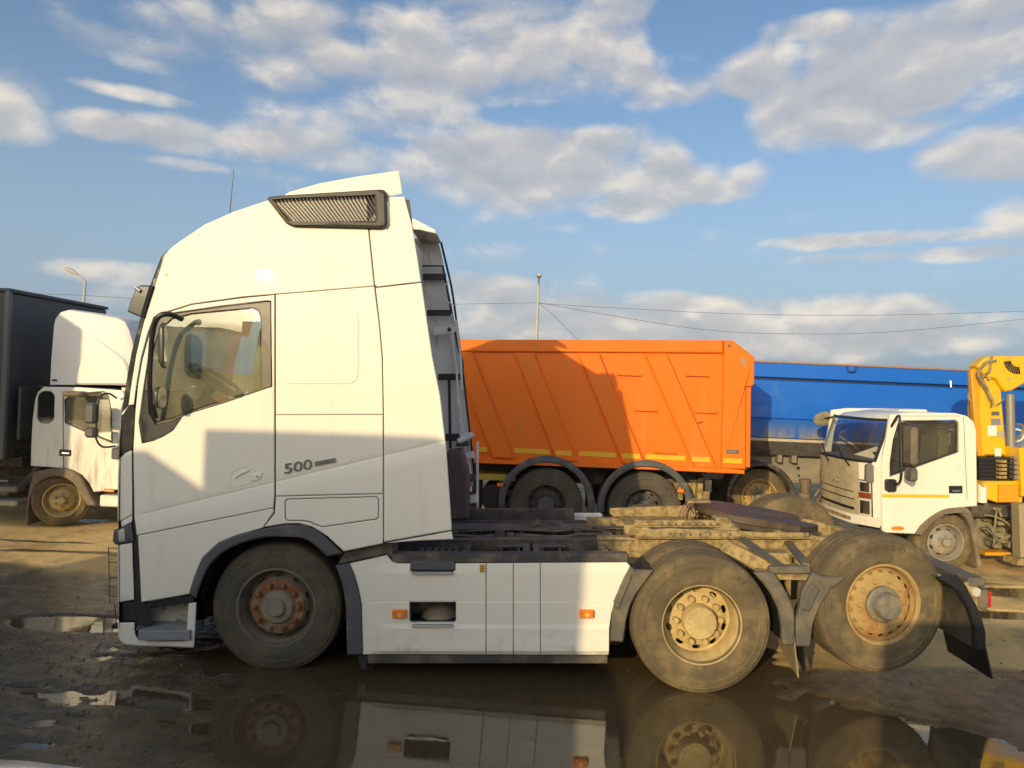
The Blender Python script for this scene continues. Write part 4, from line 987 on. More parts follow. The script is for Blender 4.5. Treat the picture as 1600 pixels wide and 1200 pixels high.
for (ya, yb2) in ((RY0 + .02, RY0 + .16), (RY1 - .16, RY1 - .02)):
    fp = MB(); fp.plate([(1.72, .975), (1.74, 1.06), (1.80, 1.115), (1.88, 1.11), (1.98, 1.03), (2.02, .975)], ya, yb2, b=.02); fp.build('bearing_pedestal', FRAME_T, T)
f5 = MB(); hs = []
for k in range(25):                       # horseshoe: rounded front, two horns with the throat between them
    a = R(70 + 220 * k / 24); hs.append((.46 * math.cos(a) * 1.0 - .05, .47 * math.sin(a)))
hs += [(.30, -.46), (.52, -.30), (.56, -.22), (.50, -.19), (.12, -.055), (.0, -.05), (-.03, 0), (.0, .05), (.12, .055), (.50, .19), (.56, .22), (.52, .30), (.30, .46)]
f5.plate(hs, -.03, .03, b=.012)
bv = MB(); tilt = R(8.5); cx, cy_, cz = 2.21, (RY0 + RY1) / 2 + .02, 1.065
def tr5(x, y, z): return (cx + x * math.cos(tilt) + z * math.sin(tilt), cy_ + y, cz - x * math.sin(tilt) + z * math.cos(tilt))
bv.v = [tr5(v[0], v[2], -v[1]) for v in f5.v]; bv.f = f5.f
o5 = bv.build('fifth_wheel', GREASE, T)
ap = MB(); pts = [(-.48, -.03), (.50, -.03), (.46, -.05), (.2, -.075), (.12, -.13), (.06, -.165), (-.02, -.14), (-.08, -.09), (-.3, -.08), (-.46, -.07)]
ap2 = MB().plate(pts, -.43, -.36, b=.01); ap.v = [tr5(*v) for v in ap2.v]; ap.f = ap2.f; ap.build('fifth_wheel_rib', GREASE, o5)
gr = MB(); x, z = L(1075, 790, 1.0); gr.tube([(1.60, 1.05, 1.0), (1.60, 1.05, 1.22)], .02, 6); gr.box(1.58, 1.78, .98, 1.12, 1.215, 1.235, .004); gr.build('coupling_stand', FRAME_T, T)
hs_ = MB(); 
for k, q in enumerate((0, .03, .055)): hs_.tube(curve([(1.52 + q, 1.0, .98), (1.50 + q, .98, 1.12), (1.56 + q, 1.0, 1.20), (1.62 + q, 1.1, 1.1)], 5), .007, 6)
hs_.build('air_hoses', mat('faded_red_hose', (.20, .09, .075), .6, var=.3, dust=.4), T)

# wheels of the tractor
def at(px, py, Y): x, z = L(px, py, Y); return (x, Y, z)
wheel(T, at(431, 950.5, .12), .505, .38, 'front', RUBBER)
wheel(T, (at(431, 950.5, .12)[0], 2.38, at(431, 950.5, .12)[2]), .505, .38, 'front', RUBBER, flip=True)
dw = at(1097.5, 977.5, .0)
DRVW = wheel(T, dw, .532, .315, 'drive', RUBBER_D); wheel(T, (dw[0], 2.47, dw[2]), .532, .315, 'drive', RUBBER_D, flip=True)
tw = at(1381, 945, .10)
TAGW = wheel(T, tw, .538, .375, 'tag', RUBBER_D, steer=R(8)); wheel(T, (tw[0], 2.40, tw[2]), .538, .375, 'tag', RUBBER_D, steer=R(8), flip=True)
def tyre_text(wl, body, r, a0, step, size, mt_):
    for i, ch in enumerate(body):
        a = R(a0 - i * step)
        if ch == ' ': continue
        text('tyre_lettering', ch, size, mt_, wl, (r * math.cos(a), -.001, r * math.sin(a)), (math.pi / 2, math.pi / 2 - a, 0), .004, 0, 1.15, 'CENTER')
tyre_text(TAGW, 'UARRO', .425, 106, 9, .062, MATS['tyre_rubber_dusty']); tyre_text(DRVW, 'SP70', .44, 52, 6.5, .045, MATS['tyre_rubber_dusty'])
axl = MB(); axl.tube([(dw[0], .3, dw[2]), (dw[0], 2.2, dw[2])], .09, 12); axl.tube([(tw[0], .4, tw[2]), (tw[0], 2.1, tw[2])], .06, 10); axl.lathe([(.1, -.25), (.22, -.12), (.24, 0), (.22, .12), (.1, .25)], 20, (dw[0], 1.23, dw[2])); axl.build('axles', FRAME_D, T)
sp_ = MB()
for yy in (.62, 1.86):
    for dx in (-.38, .38): sp_.lathe([(.10, -.01)], 3, (0, 0, 0)) if 0 else sp_.tube([(dw[0] + dx, yy, dw[2] + .02), (dw[0] + dx, yy, dw[2] + .30)], [.12, .10], 14)
    sp_.bar((dw[0] - .5, yy, dw[2] - .06), (dw[0] + .5, yy, dw[2] - .02), .1, .08)
sp_.build('air_springs', FRAME_D, T)
# mudguards
def guard(name, outer, inner, mt_=GREYP_D, depth=.38, y0=.02):
    o = LL(outer) + LL(inner)
    g = MB().plate(o, y0, y0 + .05, b=.012).build(name, mt_, T, 35)
    cc = curve(LL(inner), 3)
    if depth: MB().strip(cc, y0 + .03, y0 + depth).build('guard_shell', BLACKP, g, 60)
    return g
guard('mudguard', [(954.5,1004),(956,970),(960,940),(972.5,910),(986,886),(994,892.5)], [(1022,893.5),(1010,910),(995,930),(985,950),(979.5,970),(976,997.5),(974,1005.5)])
MB().plate(LL([(962,950),(968,935),(980,905),(985,898),(988,903),(984,912),(973,938),(968,952)]), .005, .03, b=.008).build('mudguard_rib', GREYP_D, T)
guard('mudguard', [(1211,896),(1223,913),(1235,935),(1243,954),(1244,972),(1244,1010),(1229,1011)], [(1224,1004),(1224,985),(1219,954),(1206,928),(1193,911),(1180,897)])
guard('mudguard', [(1266,1013),(1245.8,1012),(1246,972),(1251.5,950),(1256,924),(1273,896),(1288,902),(1319,903)], [(1322,907),(1301,922),(1284,948),(1273,976),(1269,1008)])
MB().plate(LL([(1253,952),(1262,925),(1270,912),(1282,922),(1270,948),(1264,957)]), .004, .03, b=.010).build('mudguard_rib', GREYP_D, T)
rg = guard('mudguard', [(1471,907),(1481,901),(1500,900),(1514,918),(1536.5,961),(1544,989),(1545,1020)], [(1528,1018),(1526,980),(1518,955),(1500,925)], BLACKP, 0)
MB().strip(curve(LL([(1473,905),(1502,924),(1520,953),(1529,985),(1531,1018)]), 3), .03, .60).build('guard_shell', GREYP_D, rg, 60)
mg = MB(); x0, z0 = L(1210, 893); x1, z1 = L(1276, 903); mg.box(x0, x1, .10, .17, z1, z0 + .01, .012); mg.bar((x0 + .1, .2, z0), (x0 - .05, .8, z0 + .12), .06, .03); mg.bar((x1, .2, z0), (x1 + .08, .8, z0 + .05), .06, .03); mg.build('mudguard_bracket', GREYP_D, T)
cm = MB(); cm.add([(1.93, .15, .80), (2.40, .15, .79), (2.38, .78, .765), (2.02, .78, .765), (1.93, .15, .755), (2.40, .15, .745)], [(0, 1, 2, 3), (0, 4, 5, 1)]); cm.bar((1.75, .5, .95), (2.1, .35, .78), .05, .10); cm.box(1.95, 2.35, .55, .78, .62, .86, .03); cm.build('tag_axle_arm', FRAME_T, T)
vb = MB(); x, z = L(1236, 905, .2); vb.box(x - .02, x + .02, .25, .29, z - .18, z, .005); vb.box(2.04, 2.34, .60, .75, .45, .80, .03); vb.build('lift_bracket', FRAME_T, T)
def flap(x, y0, y1, zt, zb0, zb1, mt_, lean=0.0):
    b = MB(); vs = [(x, y0, zt), (x, y1, zt), (x + lean, y1, zb1), (x + lean, y0, zb0), (x + .012, y0, zt), (x + .012, y1, zt), (x + lean + .012, y1, zb1), (x + lean + .012, y0, zb0)]
    b.add(vs, [(0, 1, 2, 3), (7, 6, 5, 4), (0, 4, 5, 1), (1, 5, 6, 2), (2, 6, 7, 3), (3, 7, 4, 0)]); b.build('mud_flap', mt_, T, 0)
flap(2.14, .03, .42, .42, .035, .14, mat('dusty_flap', (.28, .22, .12), .85, var=.2, dust=.4), .045)
flap(2.22, .03, .30, .40, .06, .20, BLACKP, .02)
flap(3.60, .03, .60, L(0, 1000)[1], L(0, 1064)[1], .03, BLACKP, .07)
# rear end
re = MB(); x0, z0 = L(1546, 914, .04); re.box(x0 - .16, x0 - .02, .04, 2.42, z0 - .02, z0 + .05, .015); re.build('rear_beam', GREYP_D, T)
rp = MB(); rp.bar((2.6, .84, .93), (3.45, .84, .80), .03, .06); rp.box(2.95, 3.4, .72, .80, .78, .84, .01); rp.build('frame_end', FRAME_T, T)
x, z = L(1530, 935, .06); tl = MB().box(x - .02, x + .06, .03, .40, z - .075, z + .07, .012).build('tail_lamp', GREYP_D, T)
MB().box(x + .058, x + .078, .028, .40, z - .065, z + .06, .01).build('red_lens', REDL, tl)
lb = MB().plate(LL([(1508,918),(1520,912),(1534,918),(1537,955),(1530,958)]), .05, .08).build('lamp_bracket', FRAME_T, T)
x, z = L(1525, 925, .04); MB().cyl(.035, .03, .05, 16, (x, 0, z)).build('reflector_disc', LENS, lb)
# ------------------------------------------------------------------ orange tipper lorry
def sub_org(b, org):
    b.v = [(v[0] - org[0], v[1] - org[1], v[2] - org[2]) for v in b.v]; return b
class Thing:
    """root Empty at the base; meshes are given in world coordinates and stored relative to it"""
    def __init__(s, name, org, label, cat, group=None):
        s.org = Vector(org); s.e = empty(name, org); tag(s.e, label, cat, group)
    def part(s, name, b, mt_, parent=None, smooth=32, cut=None, bend=None):
        sub_org(b, s.org); return b.build(name, mt_, parent or s.e, smooth, cut, bend)
    def wheel(s, loc, *a, **k): return wheel(s.e, Vector(loc) - s.org, *a, **k)
OY = 5.1
D = Thing('tipper_truck', (*W(950, 800, OY)[:1], OY + 1.2, 0), 'orange tipper lorry with ribbed dump body parked behind the white tractor', 'truck')
yo = OY
wall = WW([(560,531),(1131,532),(1131,738),(735,723.5),(560,715)], yo)
D.part('side_wall', MB().plate(wall, yo + .05, yo + .09, b=.003), ORANGE)
D.part('top_rail', MB().plate(WW([(560,530),(1130,531.5),(1130,551.5),(560,548.5)], yo), yo, yo + .12, b=.015), ORANGE)
def xl(top, bot, yt, yb_): return (top, yt), (bot, yb_)
ribs = [((640,549),(672,549),(740,714),(708,713)), ((706,549.5),(738,550),(803,717),(770,716)), ((803,551),(835,551.5),(903,722),(869,720)), ((903,552.5),(937,553),(1010,728),(973,725)), ((1008,554),(1043,554.5),(1121,733),(1086,731))]
for r_ in ribs: D.part('rib', MB().plate(WW(r_, yo), yo - .015, yo + .05, b=.02), ORANGE)
D.part('bottom_rail', MB().plate(WW([(560,711),(735,716),(1010,727),(1130,732),(1163,734.5),(1163,740.5),(1010,733.5),(735,723),(560,715)], yo), yo - .012, yo + .06, b=.006), ORANGE)
D.part('rear_post', MB().plate(WW([(1131.5,532),(1145,532),(1178.5,558),(1178,600),(1174,604),(1165,604),(1164.5,733),(1127,732)], yo), yo - .02, yo + .10, b=.012), ORANGE)
D.part('post_seam', MB().plate(WW([(1131.5,575.5),(1164,575.5),(1164,577),(1131.5,577)], yo), yo - .024, yo - .018, b=.001), ORANGE)
D.part('tailgate_edge', MB().plate(WW([(1166,604),(1174.5,604),(1173,730.5),(1164.5,730.5)], yo), yo + .02, yo + .16, b=.008), ORANGE)
xa, _ = W(1172, 640, yo); D.part('tailgate', MB().box(xa - .06, xa, yo + .16, yo + 2.35, W(1170, 735, yo)[1], W(1170, 562, yo)[1]), ORANGE)
D.part('far_wall', MB().plate(wall, yo + 2.32, yo + 2.36), ORANGE)
fx, fz = W(560, 534, yo); D.part('front_wall', MB().box(fx, fx + .05, yo + .09, yo + 2.32, W(560, 715, yo)[1], fz + .05), ORANGE)
D.part('body_floor', MB().box(fx, xa, yo + .1, yo + 2.32, W(900, 722, yo)[1], W(900, 716, yo)[1]), ORANGE)
for (a, b, y) in ((1072,1108,586),(1086,1122,643.5),(965,1001,585),(991,1026,640.5),(1022,1056,707)):
    p, q = W(a, y - .4, yo), W(b, y + .8, yo); D.part('weld_bar', MB().bar((p[0], yo + .03, p[1]), (q[0], yo + .03, q[1]), .05, .028), ORANGE)
for (px, py) in ((770,664),(869,668),(971,672),(1079,680),(1145,682)):
    p = W(px, py, yo); D.part('drain_lug', MB().bar((p[0], yo + .02, p[1] + .035), (p[0] + .004, yo + .02, p[1] - .035), .012, .06), ORANGE)
p, q = W(1088, 660, yo), W(1097, 657.5, yo); D.part('weld_bar', MB().bar((p[0], yo + .02, p[1]), (q[0], yo + .02, q[1]), .05, .02), ORANGE)
for (a, b) in ((743.5,760.5),(766.5,792.5),(803.5,860),(868,893),(905,963.5),(971,1000),(1010,1072),(1080,1109),(1129.5,1159)):
    y = 700.5 + (a - 744) * .046 + 1; rb = any(abs((a + b) / 2 - c) < 16 for c in (753, 880, 985, 1094)); f0 = yo - (.021 if rb or a > 1125 else -.044)
    if a > 1125: f0 = yo - .026
    q = .046; D.part('reflective_tape', MB().plate(WW([(a, y - 3.7), (b, y - 3.7 + (b - a) * q), (b, y + 3.7 + (b - a) * q), (a, y + 3.7)], yo), f0, f0 + .006, b=.001), TAPE)
p0, p1 = W(1134.5, 702.5, yo), W(1154, 709, yo); pl = D.part('maker_plate', MB().box(p0[0], p1[0], yo - .028, yo - .018, p1[1], p0[1], .004), BADGE)
D.part('plate_print', MB().box(p0[0] + .02, p1[0] - .05, yo - .030, yo - .027, (p0[1] + p1[1]) / 2 - .008, (p0[1] + p1[1]) / 2 + .008, .001), ALU, pl)
p0 = W(1139, 540, yo); D.part('hinge_pin', MB().cyl(.022, yo - .035, yo - .02, 14, (p0[0], 0, p0[1])), BADGE)
D.part('post_slot', MB().plate(WW([(1157,559),(1160,560),(1165,570),(1165,574),(1162,572),(1157,562)], yo), yo - .023, yo - .018, b=.001), mat('worn_patch', (.30, .28, .33), .6))
fr = MB(); x0, x1 = W(430, 0, yo)[0], W(1150, 0, yo)[0]
fr.box(x0, x1, yo + .75, yo + .83, .78, 1.05); fr.box(x0, x1, yo + 1.6, yo + 1.68, .78, 1.05); fr.box(x0, x1, yo + .5, yo + 1.9, 1.04, 1.14); fr.box(x1 - .1, x1, yo + .2, yo + 2.2, .80, .98)
D.part('chassis', fr, FRAME_D)
for cx in (853, 1007):
    c = W(cx, 799 if cx < 900 else 806, yo + .03); c = (c[0], yo + .03, .535)
    D.wheel(c, .535, .315, 'dumpd', RUBBER, lug=60) ; D.wheel((c[0], yo + 2.42, .535), .535, .315, 'dumpd', RUBBER, flip=True, lug=60)
    mu = MB(); ro_, ri_ = .70, .60; arc = [R(a) for a in range(-8, 189, 7)]
    mu.plate([(c[0] + ro_ * math.cos(a), .56 + ro_ * math.sin(a)) for a in arc] + [(c[0] + ri_ * math.cos(a), .56 + ri_ * math.sin(a)) for a in reversed(arc)], yo - .03, yo + .02, b=.012)
    mu.strip([(c[0] + (ri_ + .03) * math.cos(a), .56 + (ri_ + .03) * math.sin(a)) for a in arc], yo, yo + .62)
    D.part('wheel_guard', mu, GREYP, smooth=45)
fw = W(470, 800, yo)[0]; D.wheel((fw, yo + .05, .535), .535, .315, 'front', RUBBER); D.wheel((fw, yo + 2.4, .535), .535, .315, 'front', RUBBER, flip=True)
cbx = W(400, 0, yo)[0]; cb = MB(); cb.plate([(cbx, .75), (cbx - .03, 1.6), (cbx + .22, 2.65), (cbx + 1.75, 2.72), (cbx + 1.75, .95), (cbx + 1.35, .95), (cbx + 1.1, 1.12), (cbx + .5, 1.12), (cbx + .3, .75)], yo + .06, yo + 2.4, b=.05); D.part('cab', cb, CREAMW)
D.part('cab_window', MB().plate([(cbx + .35, 1.75), (cbx + .45, 2.45), (cbx + 1.2, 2.5), (cbx + 1.2, 1.75)], yo + .05, yo + .07), GLASS_D)
tk = MB(); p = W(745, 740, yo + .1); q = W(805, 752, yo + .1); tk.box(p[0], q[0], yo + .1, yo + .5, q[1], p[1]); D.part('yellow_side_rail', tk, mat('faded_yellow', (.45, .36, .05), .6, dust=.4))
tk = MB(); p = W(752, 750, yo + .15); tk.lathe([(.001, 0), (.20, 0), (.20, .6), (.001, .6)], 20, (p[0] + .2, yo + .12, p[1] - .25)); tk.box(p[0] + .25, p[0] + .55, yo + .12, yo + .4, p[1] - .6, p[1] - .1, .02); tk.box(p[0] - .25, p[0] + .02, yo + .1, yo + .4, p[1] - .65, p[1] - .02, .02); D.part('air_tank', tk, BLACKP)
for (px, py) in ((783,757.5),(1065,767)):
    p = W(px, py, yo - .02); mk = D.part('side_marker', MB().box(p[0] - .06, p[0] + .06, yo - .03, yo + .02, p[1] - .025, p[1] + .025, .006), AMBER)
    D.part('marker_bracket', MB().box(p[0] - .03, p[0] + .03, yo + .02, yo + .5, p[1] - .14, p[1] + .05), FRAME_D if px < 900 else FRAME_T, mk)
rb = MB(); p = W(1075, 760, yo + .2); rb.box(p[0] - .2, p[0] + .12, yo + .2, yo + .3, p[1] - .2, p[1] + .05, .01); rb.box(p[0] + .12, p[0] + .2, yo + .1, yo + .2, p[1] - .75, p[1] + .06, .01); rb.tube([(p[0] + .25, yo + .1, p[1] - .55), (p[0] + .25, yo + .1, p[1] - .05)], .05, 8); rb.tube([(p[0] + .16, yo + .05, p[1] - .3), (p[0] + .35, yo + .05, p[1] - .32)], .05, 8); D.part('rear_underrun_fittings', rb, FRAME_T)

# ------------------------------------------------------------------ blue tipper trailer
BY = 7.1
B = Thing('tipper_trailer', (W(1350, 0, BY)[0], BY + 1.2, 0), 'long blue tipper semi-trailer with mud-splashed lower side behind the orange lorry', 'trailer')
by = BY
def BP(px, py): return W(px, py, by)
def bl(px, py0): return py0 + (px - 1350) * .042     # level lines
x0p, x1p = 880, 1960
B.part('upper_wall', MB().plate([BP(p, bl(p, y)) for p, y in ((x0p,573),(x1p,573),(x1p,595.5),(x0p,595.5))], by, by + .08, b=.01), BLUE)
B.part('wall_groove', MB().plate([BP(p, bl(p, y)) for p, y in ((x0p,595.5),(x1p,595.5),(x1p,600),(x0p,600))], by + .05, by + .09, b=.002), BLUE_DK)
B.part('side_wall', MB().plate([BP(p, bl(p, y)) for p, y in ((x0p,600),(x1p,600),(x1p,660),(x0p,660))], by, by + .08, b=.012), BLUE)
B.part('lower_wall', MB().plate([BP(p, bl(p, y)) for p, y in ((x0p,660.6),(x1p,660.6),(x1p,690),(x0p,690))], by + .004, by + .08, b=.008), BLUE_DIRT)
B.part('side_stripe', MB().plate([BP(p, bl(p, y)) for p, y in ((x0p,691),(x1p,691),(x1p,695.5),(x0p,695.5))], by - .03, by + .04, b=.008), CREAM)
zt, zb = BP(1350, 696)[1], BP(1350, 719)[1]; xa, xb = BP(x0p, 0)[0], BP(x1p, 0)[0]
und = MB(); und.add([(xa, by, zt), (xb, by, zt), (xb, by + .35, zb), (xa, by + .35, zb)], [(0, 1, 2, 3)])
B.part('body_underside', und, mat('muddy_underside', (.20, .21, .24), .7, var=.15, dust=.55, dcol=(.16, .14, .12), dscale=8, streak=6), smooth=0)
B.part('top_edge', MB().plate([BP(p, bl(p, y)) for p, y in ((x0p,570),(x1p,570),(x1p,573),(x0p,573))], by - .01, by + .10, b=.006), RUSTEDGE)
B.part('far_wall', MB().plate([BP(p, bl(p, y)) for p, y in ((x0p,573),(x1p,573),(x1p,719),(x0p,719))], by + 2.4, by + 2.45), BLUE)
B.part('rear_wall', MB().box(xa, xa + .08, by + .08, by + 2.4, zb, BP(1350, 573)[1]), BLUE)
fr = MB(); fr.box(xa + .4, xb, by + .55, by + .70, BP(1350, 762)[1], BP(1350, 720)[1], .012); fr.box(xa + .4, xb, by + 1.75, by + 1.9, BP(1350, 762)[1], BP(1350, 720)[1], .012)
fr.box(xa + .4, xb, by + .50, by + .75, BP(1350, 721)[1] - .01, BP(1350, 717)[1], .004); fr.box(xa + .4, xb, by + .50, by + .75, BP(1350, 763.5)[1], BP(1350, 761)[1], .004)
B.part('chassis_beam', fr, TFRAME)
for px in (1229, 1252):
    p = BP(px, 715 + (px - 1227) * .04); B.part('beam_bracket', MB().box(p[0] - .02, p[0] + .06, by + .35, by + .52, p[1] - .12, p[1] + .06, .006), TFRAME)
for (px, py, r_) in ((1194,729,.028),(1249,732,.032),(1218,742,.02),(1250,744,.02)):
    p = W(px, py, by + .5); B.part('beam_hole', MB().disc(r_, by + .546, 12, (p[0], 0, p[1])), BLACKP, smooth=0)
for px in (1045, 1187):
    c = W(px, 780, by + .12); c = (c[0], by + .12, .49)
    B.wheel(c, .49, .37, 'tag', RUBBER_D); B.wheel((c[0], by + 2.35, .49), .49, .37, 'tag', RUBBER_D, flip=True)
    mu = MB(); arc = [R(a) for a in range(-15, 196, 8)]
    mu.plate([(c[0] + .60 * math.cos(a), .50 + .60 * math.sin(a)) for a in arc] + [(c[0] + .53 * math.cos(a), .50 + .53 * math.sin(a)) for a in reversed(arc)], by + .05, by + .5, b=.01); B.part('wheel_guard', mu, FRAME_D, smooth=45)
p = W(1256, 782, by + .4); tk = MB(); tk.tube([(p[0], by + .4, p[1] - .16), (p[0], by + .4, p[1] + .14)], .12, 16); tk.tube([(p[0] + .02, by + .4, p[1] + .14), (p[0], by + .4, p[1] + .38)], [.07, .10], 10); tk.tube(curve([(p[0] + .15, by + .3, p[1] + .1), (p[0] + .25, by + .3, p[1] + .22), (p[0] + .3, by + .3, p[1] - .05)], 5), .02, 6); B.part('air_spring', tk, mat('brown_air_spring', (.20, .16, .10), .6, dust=.3))
p = W(1290, 788, by + .2); tk = MB(); tk.lathe([(.001, 0), (.16, .0), (.18, .05), (.18, .2)], 18, (p[0] + .05, by + .1, p[1])); tk.tube(curve([(p[0] - .1, by + .1, p[1] + .1), (p[0], by + .05, p[1] + .3), (p[0] + .15, by + .1, p[1] + .35)], 5), .02, 6); B.part('brake_chamber', tk, FRAME_T)
for px in (1330, 1484):
    p = BP(px, bl(px, 571)); 
    if px == 1330:
        hk = MB(); hk.tube([(p[0] - .08, by - .02, p[1] - .02), (p[0] - .06, by - .03, p[1] - .12), (p[0] + .06, by - .03, p[1] - .12), (p[0] + .08, by - .02, p[1] - .02)], .012, 6); B.part('tarp_hook', hk, BLUE_DK)
    else:
        p = BP(px, 600); hk = MB(); hk.tube([(p[0], by - .02, p[1] + .05), (p[0], by - .04, p[1] - .05), (p[0] + .02, by - .03, p[1] - .08)], .015, 6); B.part('tarp_hook', hk, ALU)
p = BP(1578, 690); text('side_lettering', 'D', .34, mat('white_lettering', (.75, .74, .70), .5), B.e, Vector((p[0], by - .012, p[1])) - B.org, (math.pi / 2, 0, 0), .003)
lg = MB(); p = BP(1700, 0)[0]; lg.box(p, p + .12, by + .4, by + .55, .0, .8, .01); lg.box(p - .1, p + .22, by + .3, by + .65, 0, .03, .01); B.part('landing_leg', lg, TFRAME)

# ------------------------------------------------------------------ small crane lorry (right)
JY = 4.3
J = empty('crane_truck', (CH * math.sin(TH), 0, CH * (1 - math.cos(TH))), None, (0, -TH, 0))
tag(J, 'cream cab-over lorry carrying a yellow folding crane, parked on the right', 'truck')
def JL(pts, Y=JY): return LL(pts, Y)
def jb(v):
    x, y, z = v; d = 0
    if z > 1.75: d += .22 * (z - 1.75) ** 2 + .05 * (z - 1.75)
    if x < JL([(1384, 0)])[0][0]: d += .9 * (JL([(1384, 0)])[0][0] - x) ** 1.5
    return Vector((x, y + d, z))
jw = [(1404,661),(1412,657.5),(1494,656.5),(1499,661),(1499,707),(1391,745.5),(1391,724),(1396,688)]
so = [(1391,648),(1421,644.5),(1494,645.5),(1512,650),(1522,659),(1526,674),(1527.5,791),(1509,792.5),(1497,794),(1472,798),(1452,810),(1438,822),(1430,834.5),(1383,832.5),(1379.5,829),(1378.5,807),(1378.5,720),(1386,682)]
MB().plate(JL(so), JY, JY + .05, [JL(jw)], .012).build('cab_side', CREAMW, J, 30, .08, jb)
MB().plate(JL([(1405.5,662.5),(1413,659.5),(1493,658.5),(1497,662),(1497,706),(1393,743),(1393,724.5),(1398,688.5)]), JY + .012, JY + .03, [JL([(1408,665),(1414,662.5),(1480,661.5),(1494,662),(1494,705),(1397,739),(1397,725),(1401,689)])], .003).build('window_frame', BLACK_T, J, 30, .1, jb)
MB().plate(JL([(1405,663),(1495,660),(1496,706),(1395,741),(1395,725),(1400,689)]), JY + .024, JY + .028, b=.001).build('door_window', GLASS_J, J, 30, .1, jb)
for (a, b) in (((1505.5,652),(1511,780)), ((1400,650),(1500,650))):
    pa, pb = L(*a, JY), L(*b, JY); MB().bar((pa[0], JY - .001, pa[1]), (pb[0], JY - .001, pb[1]), .004, .006).build('door_seam', BROWNT, J, 0, .1, jb)
pa = L(1379, 772, JY); pb = L(1482.5, 777.3, JY); MB().plate(JL([(1379,772),(1482.5,773),(1482.5,777.8),(1379,777)]), JY - .004, JY + .001, b=.001).build('yellow_stripe', TAPE, J, 30, .1, jb)
pa, pb = L(1482.5, 759, JY), L(1504, 771, JY); hd_ = MB().box(pa[0], pb[0], JY - .008, JY + .01, pb[1], pa[1], .01).build('door_handle', BLACKP, J)
MB().box(pa[0] + .03, pb[0] - .03, JY - .022, JY - .006, pb[1] + .03, pb[1] + .055, .008).build('handle_grip', CHROME, hd_)
pc = L(1402.5, 825.5, JY); MB().add([(pc[0] + .085 * math.cos(2 * math.pi * k / 20), JY - .012, pc[1] + .026 * math.sin(2 * math.pi * k / 20)) for k in range(20)] + [(pc[0] + .095 * math.cos(2 * math.pi * k / 20), JY + .01, pc[1] + .032 * math.sin(2 * math.pi * k / 20)) for k in range(20)], [tuple(range(20))] + [(k, (k + 1) % 20, 20 + (k + 1) % 20, 20 + k) for k in range(20)]).build('turn_signal', AMBER, J)
# cab front: lofted from rows (z, x at the centre, inset of the corner)
JW = 1.86; yc = JY + JW / 2
xf = L(1378.5, 720, JY)[0]
def jrow(z):
    if z < 1.2: c = -.24 + .02 * (1.2 - z)
    else: c = -.24 + .36 * (z - 1.2)
    return xf + c
def jfront(z, u):   # u in -1..1 across the width
    taper = 1 - (.10 * max(0, z - 1.75) ** 1.0) * .5
    y = yc + u * (JW / 2 - .02) * taper
    x = jrow(z) + .25 * abs(u) ** 4
    return (x, y, z)
zs = [L(0, 826, JY)[1], .62, .75, .9, 1.05, 1.2, 1.3, 1.40, 1.42, 1.46]
us = [-1 + 2 * k / 20 for k in range(21)]
def grid(zz, uu, push=0.0):
    b = MB(); vs = []; fs = []
    for z in zz:
        for u in uu: p = jfront(z, u); vs.append((p[0] - push, p[1], p[2]))
    n = len(uu)
    for i in range(len(zz) - 1):
        for k in range(n - 1): fs.append((i * n + k, i * n + k + 1, (i + 1) * n + k + 1, (i + 1) * n + k))
    return b.add(vs, fs)
zroof = L(0, 648, JY)[1]
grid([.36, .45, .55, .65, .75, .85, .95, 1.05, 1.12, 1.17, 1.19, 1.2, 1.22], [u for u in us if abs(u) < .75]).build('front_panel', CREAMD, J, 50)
for ur in ([u for u in us if u < -.68], [u for u in us if u > .68]): grid([.36, .45, .55, .65, .75, .85, .95, 1.05, 1.12, 1.17, 1.19, 1.2, 1.22], ur).build('corner_panel', CREAMW, J, 50)
zw = [1.22 + (zroof - .07 - 1.22) * k / 8 for k in range(9)]
grid(zw, [u for u in us if abs(u) < .93]).build('windscreen', GLASS_J, J, 60)
grid(zw, us[:2]).build('screen_pillar', CREAMW, J, 60); grid(zw, us[-2:]).build('screen_pillar', CREAMW, J, 60)
sl = MB(); 
for (z0, z1) in ((1.20, 1.235), (zroof - .10, zroof - .06)):
    g = grid([z0, z1], [u for u in us if abs(u) < .95], .006); sl.add(g.v, g.f)
for ur in ([-.94, -.90], [.90, .94]):
    g = grid(zw, ur, .006); sl.add(g.v, g.f)
sl.build('screen_seal', BLACKP, J, 60)
rf = MB(); vs = []; fs = []; rx = [jrow(zroof) + .02, jrow(zroof) + .12, jrow(zroof) + .5, L(1494, 0, JY)[0], L(1514, 0, JY)[0], L(1525, 0, JY)[0]]; rz = [zroof - .06, zroof - .01, zroof + .03, zroof + .02, zroof - .01, zroof - .09]
for (x, z) in zip(rx, rz):
    for u in us: vs.append((x + (.25 * abs(u) ** 4 if x < rx[3] else 0), yc + u * (JW / 2 - .03) * (.97 if z > zroof - .02 else .985), z - .06 * abs(u) ** 4))
n = len(us)
for i in range(len(rx) - 1):
    for k in range(n - 1): fs.append((i * n + k, i * n + k + 1, (i + 1) * n + k + 1, (i + 1) * n + k))
rf.add(vs, fs).build('roof', CREAMW, J, 60)
px_, pz_ = L(1408, 641, JY + .9); MB().box(px_ - .2, px_ + .22, yc - .35, yc + .3, zroof, zroof + .05, .03).build('roof_vent', CREAMW, J)
MB().box(L(1525, 0, JY)[0] - .05, L(1525, 0, JY)[0], JY + .06, JY + JW - .06, .85, zroof - .12, .02).build('rear_wall', CREAMW, J)
MB().plate(JL(so), JY + JW - .05, JY + JW, [JL(jw)], .012).build('far_side', CREAMW, J, 30)
hl_ = MB()
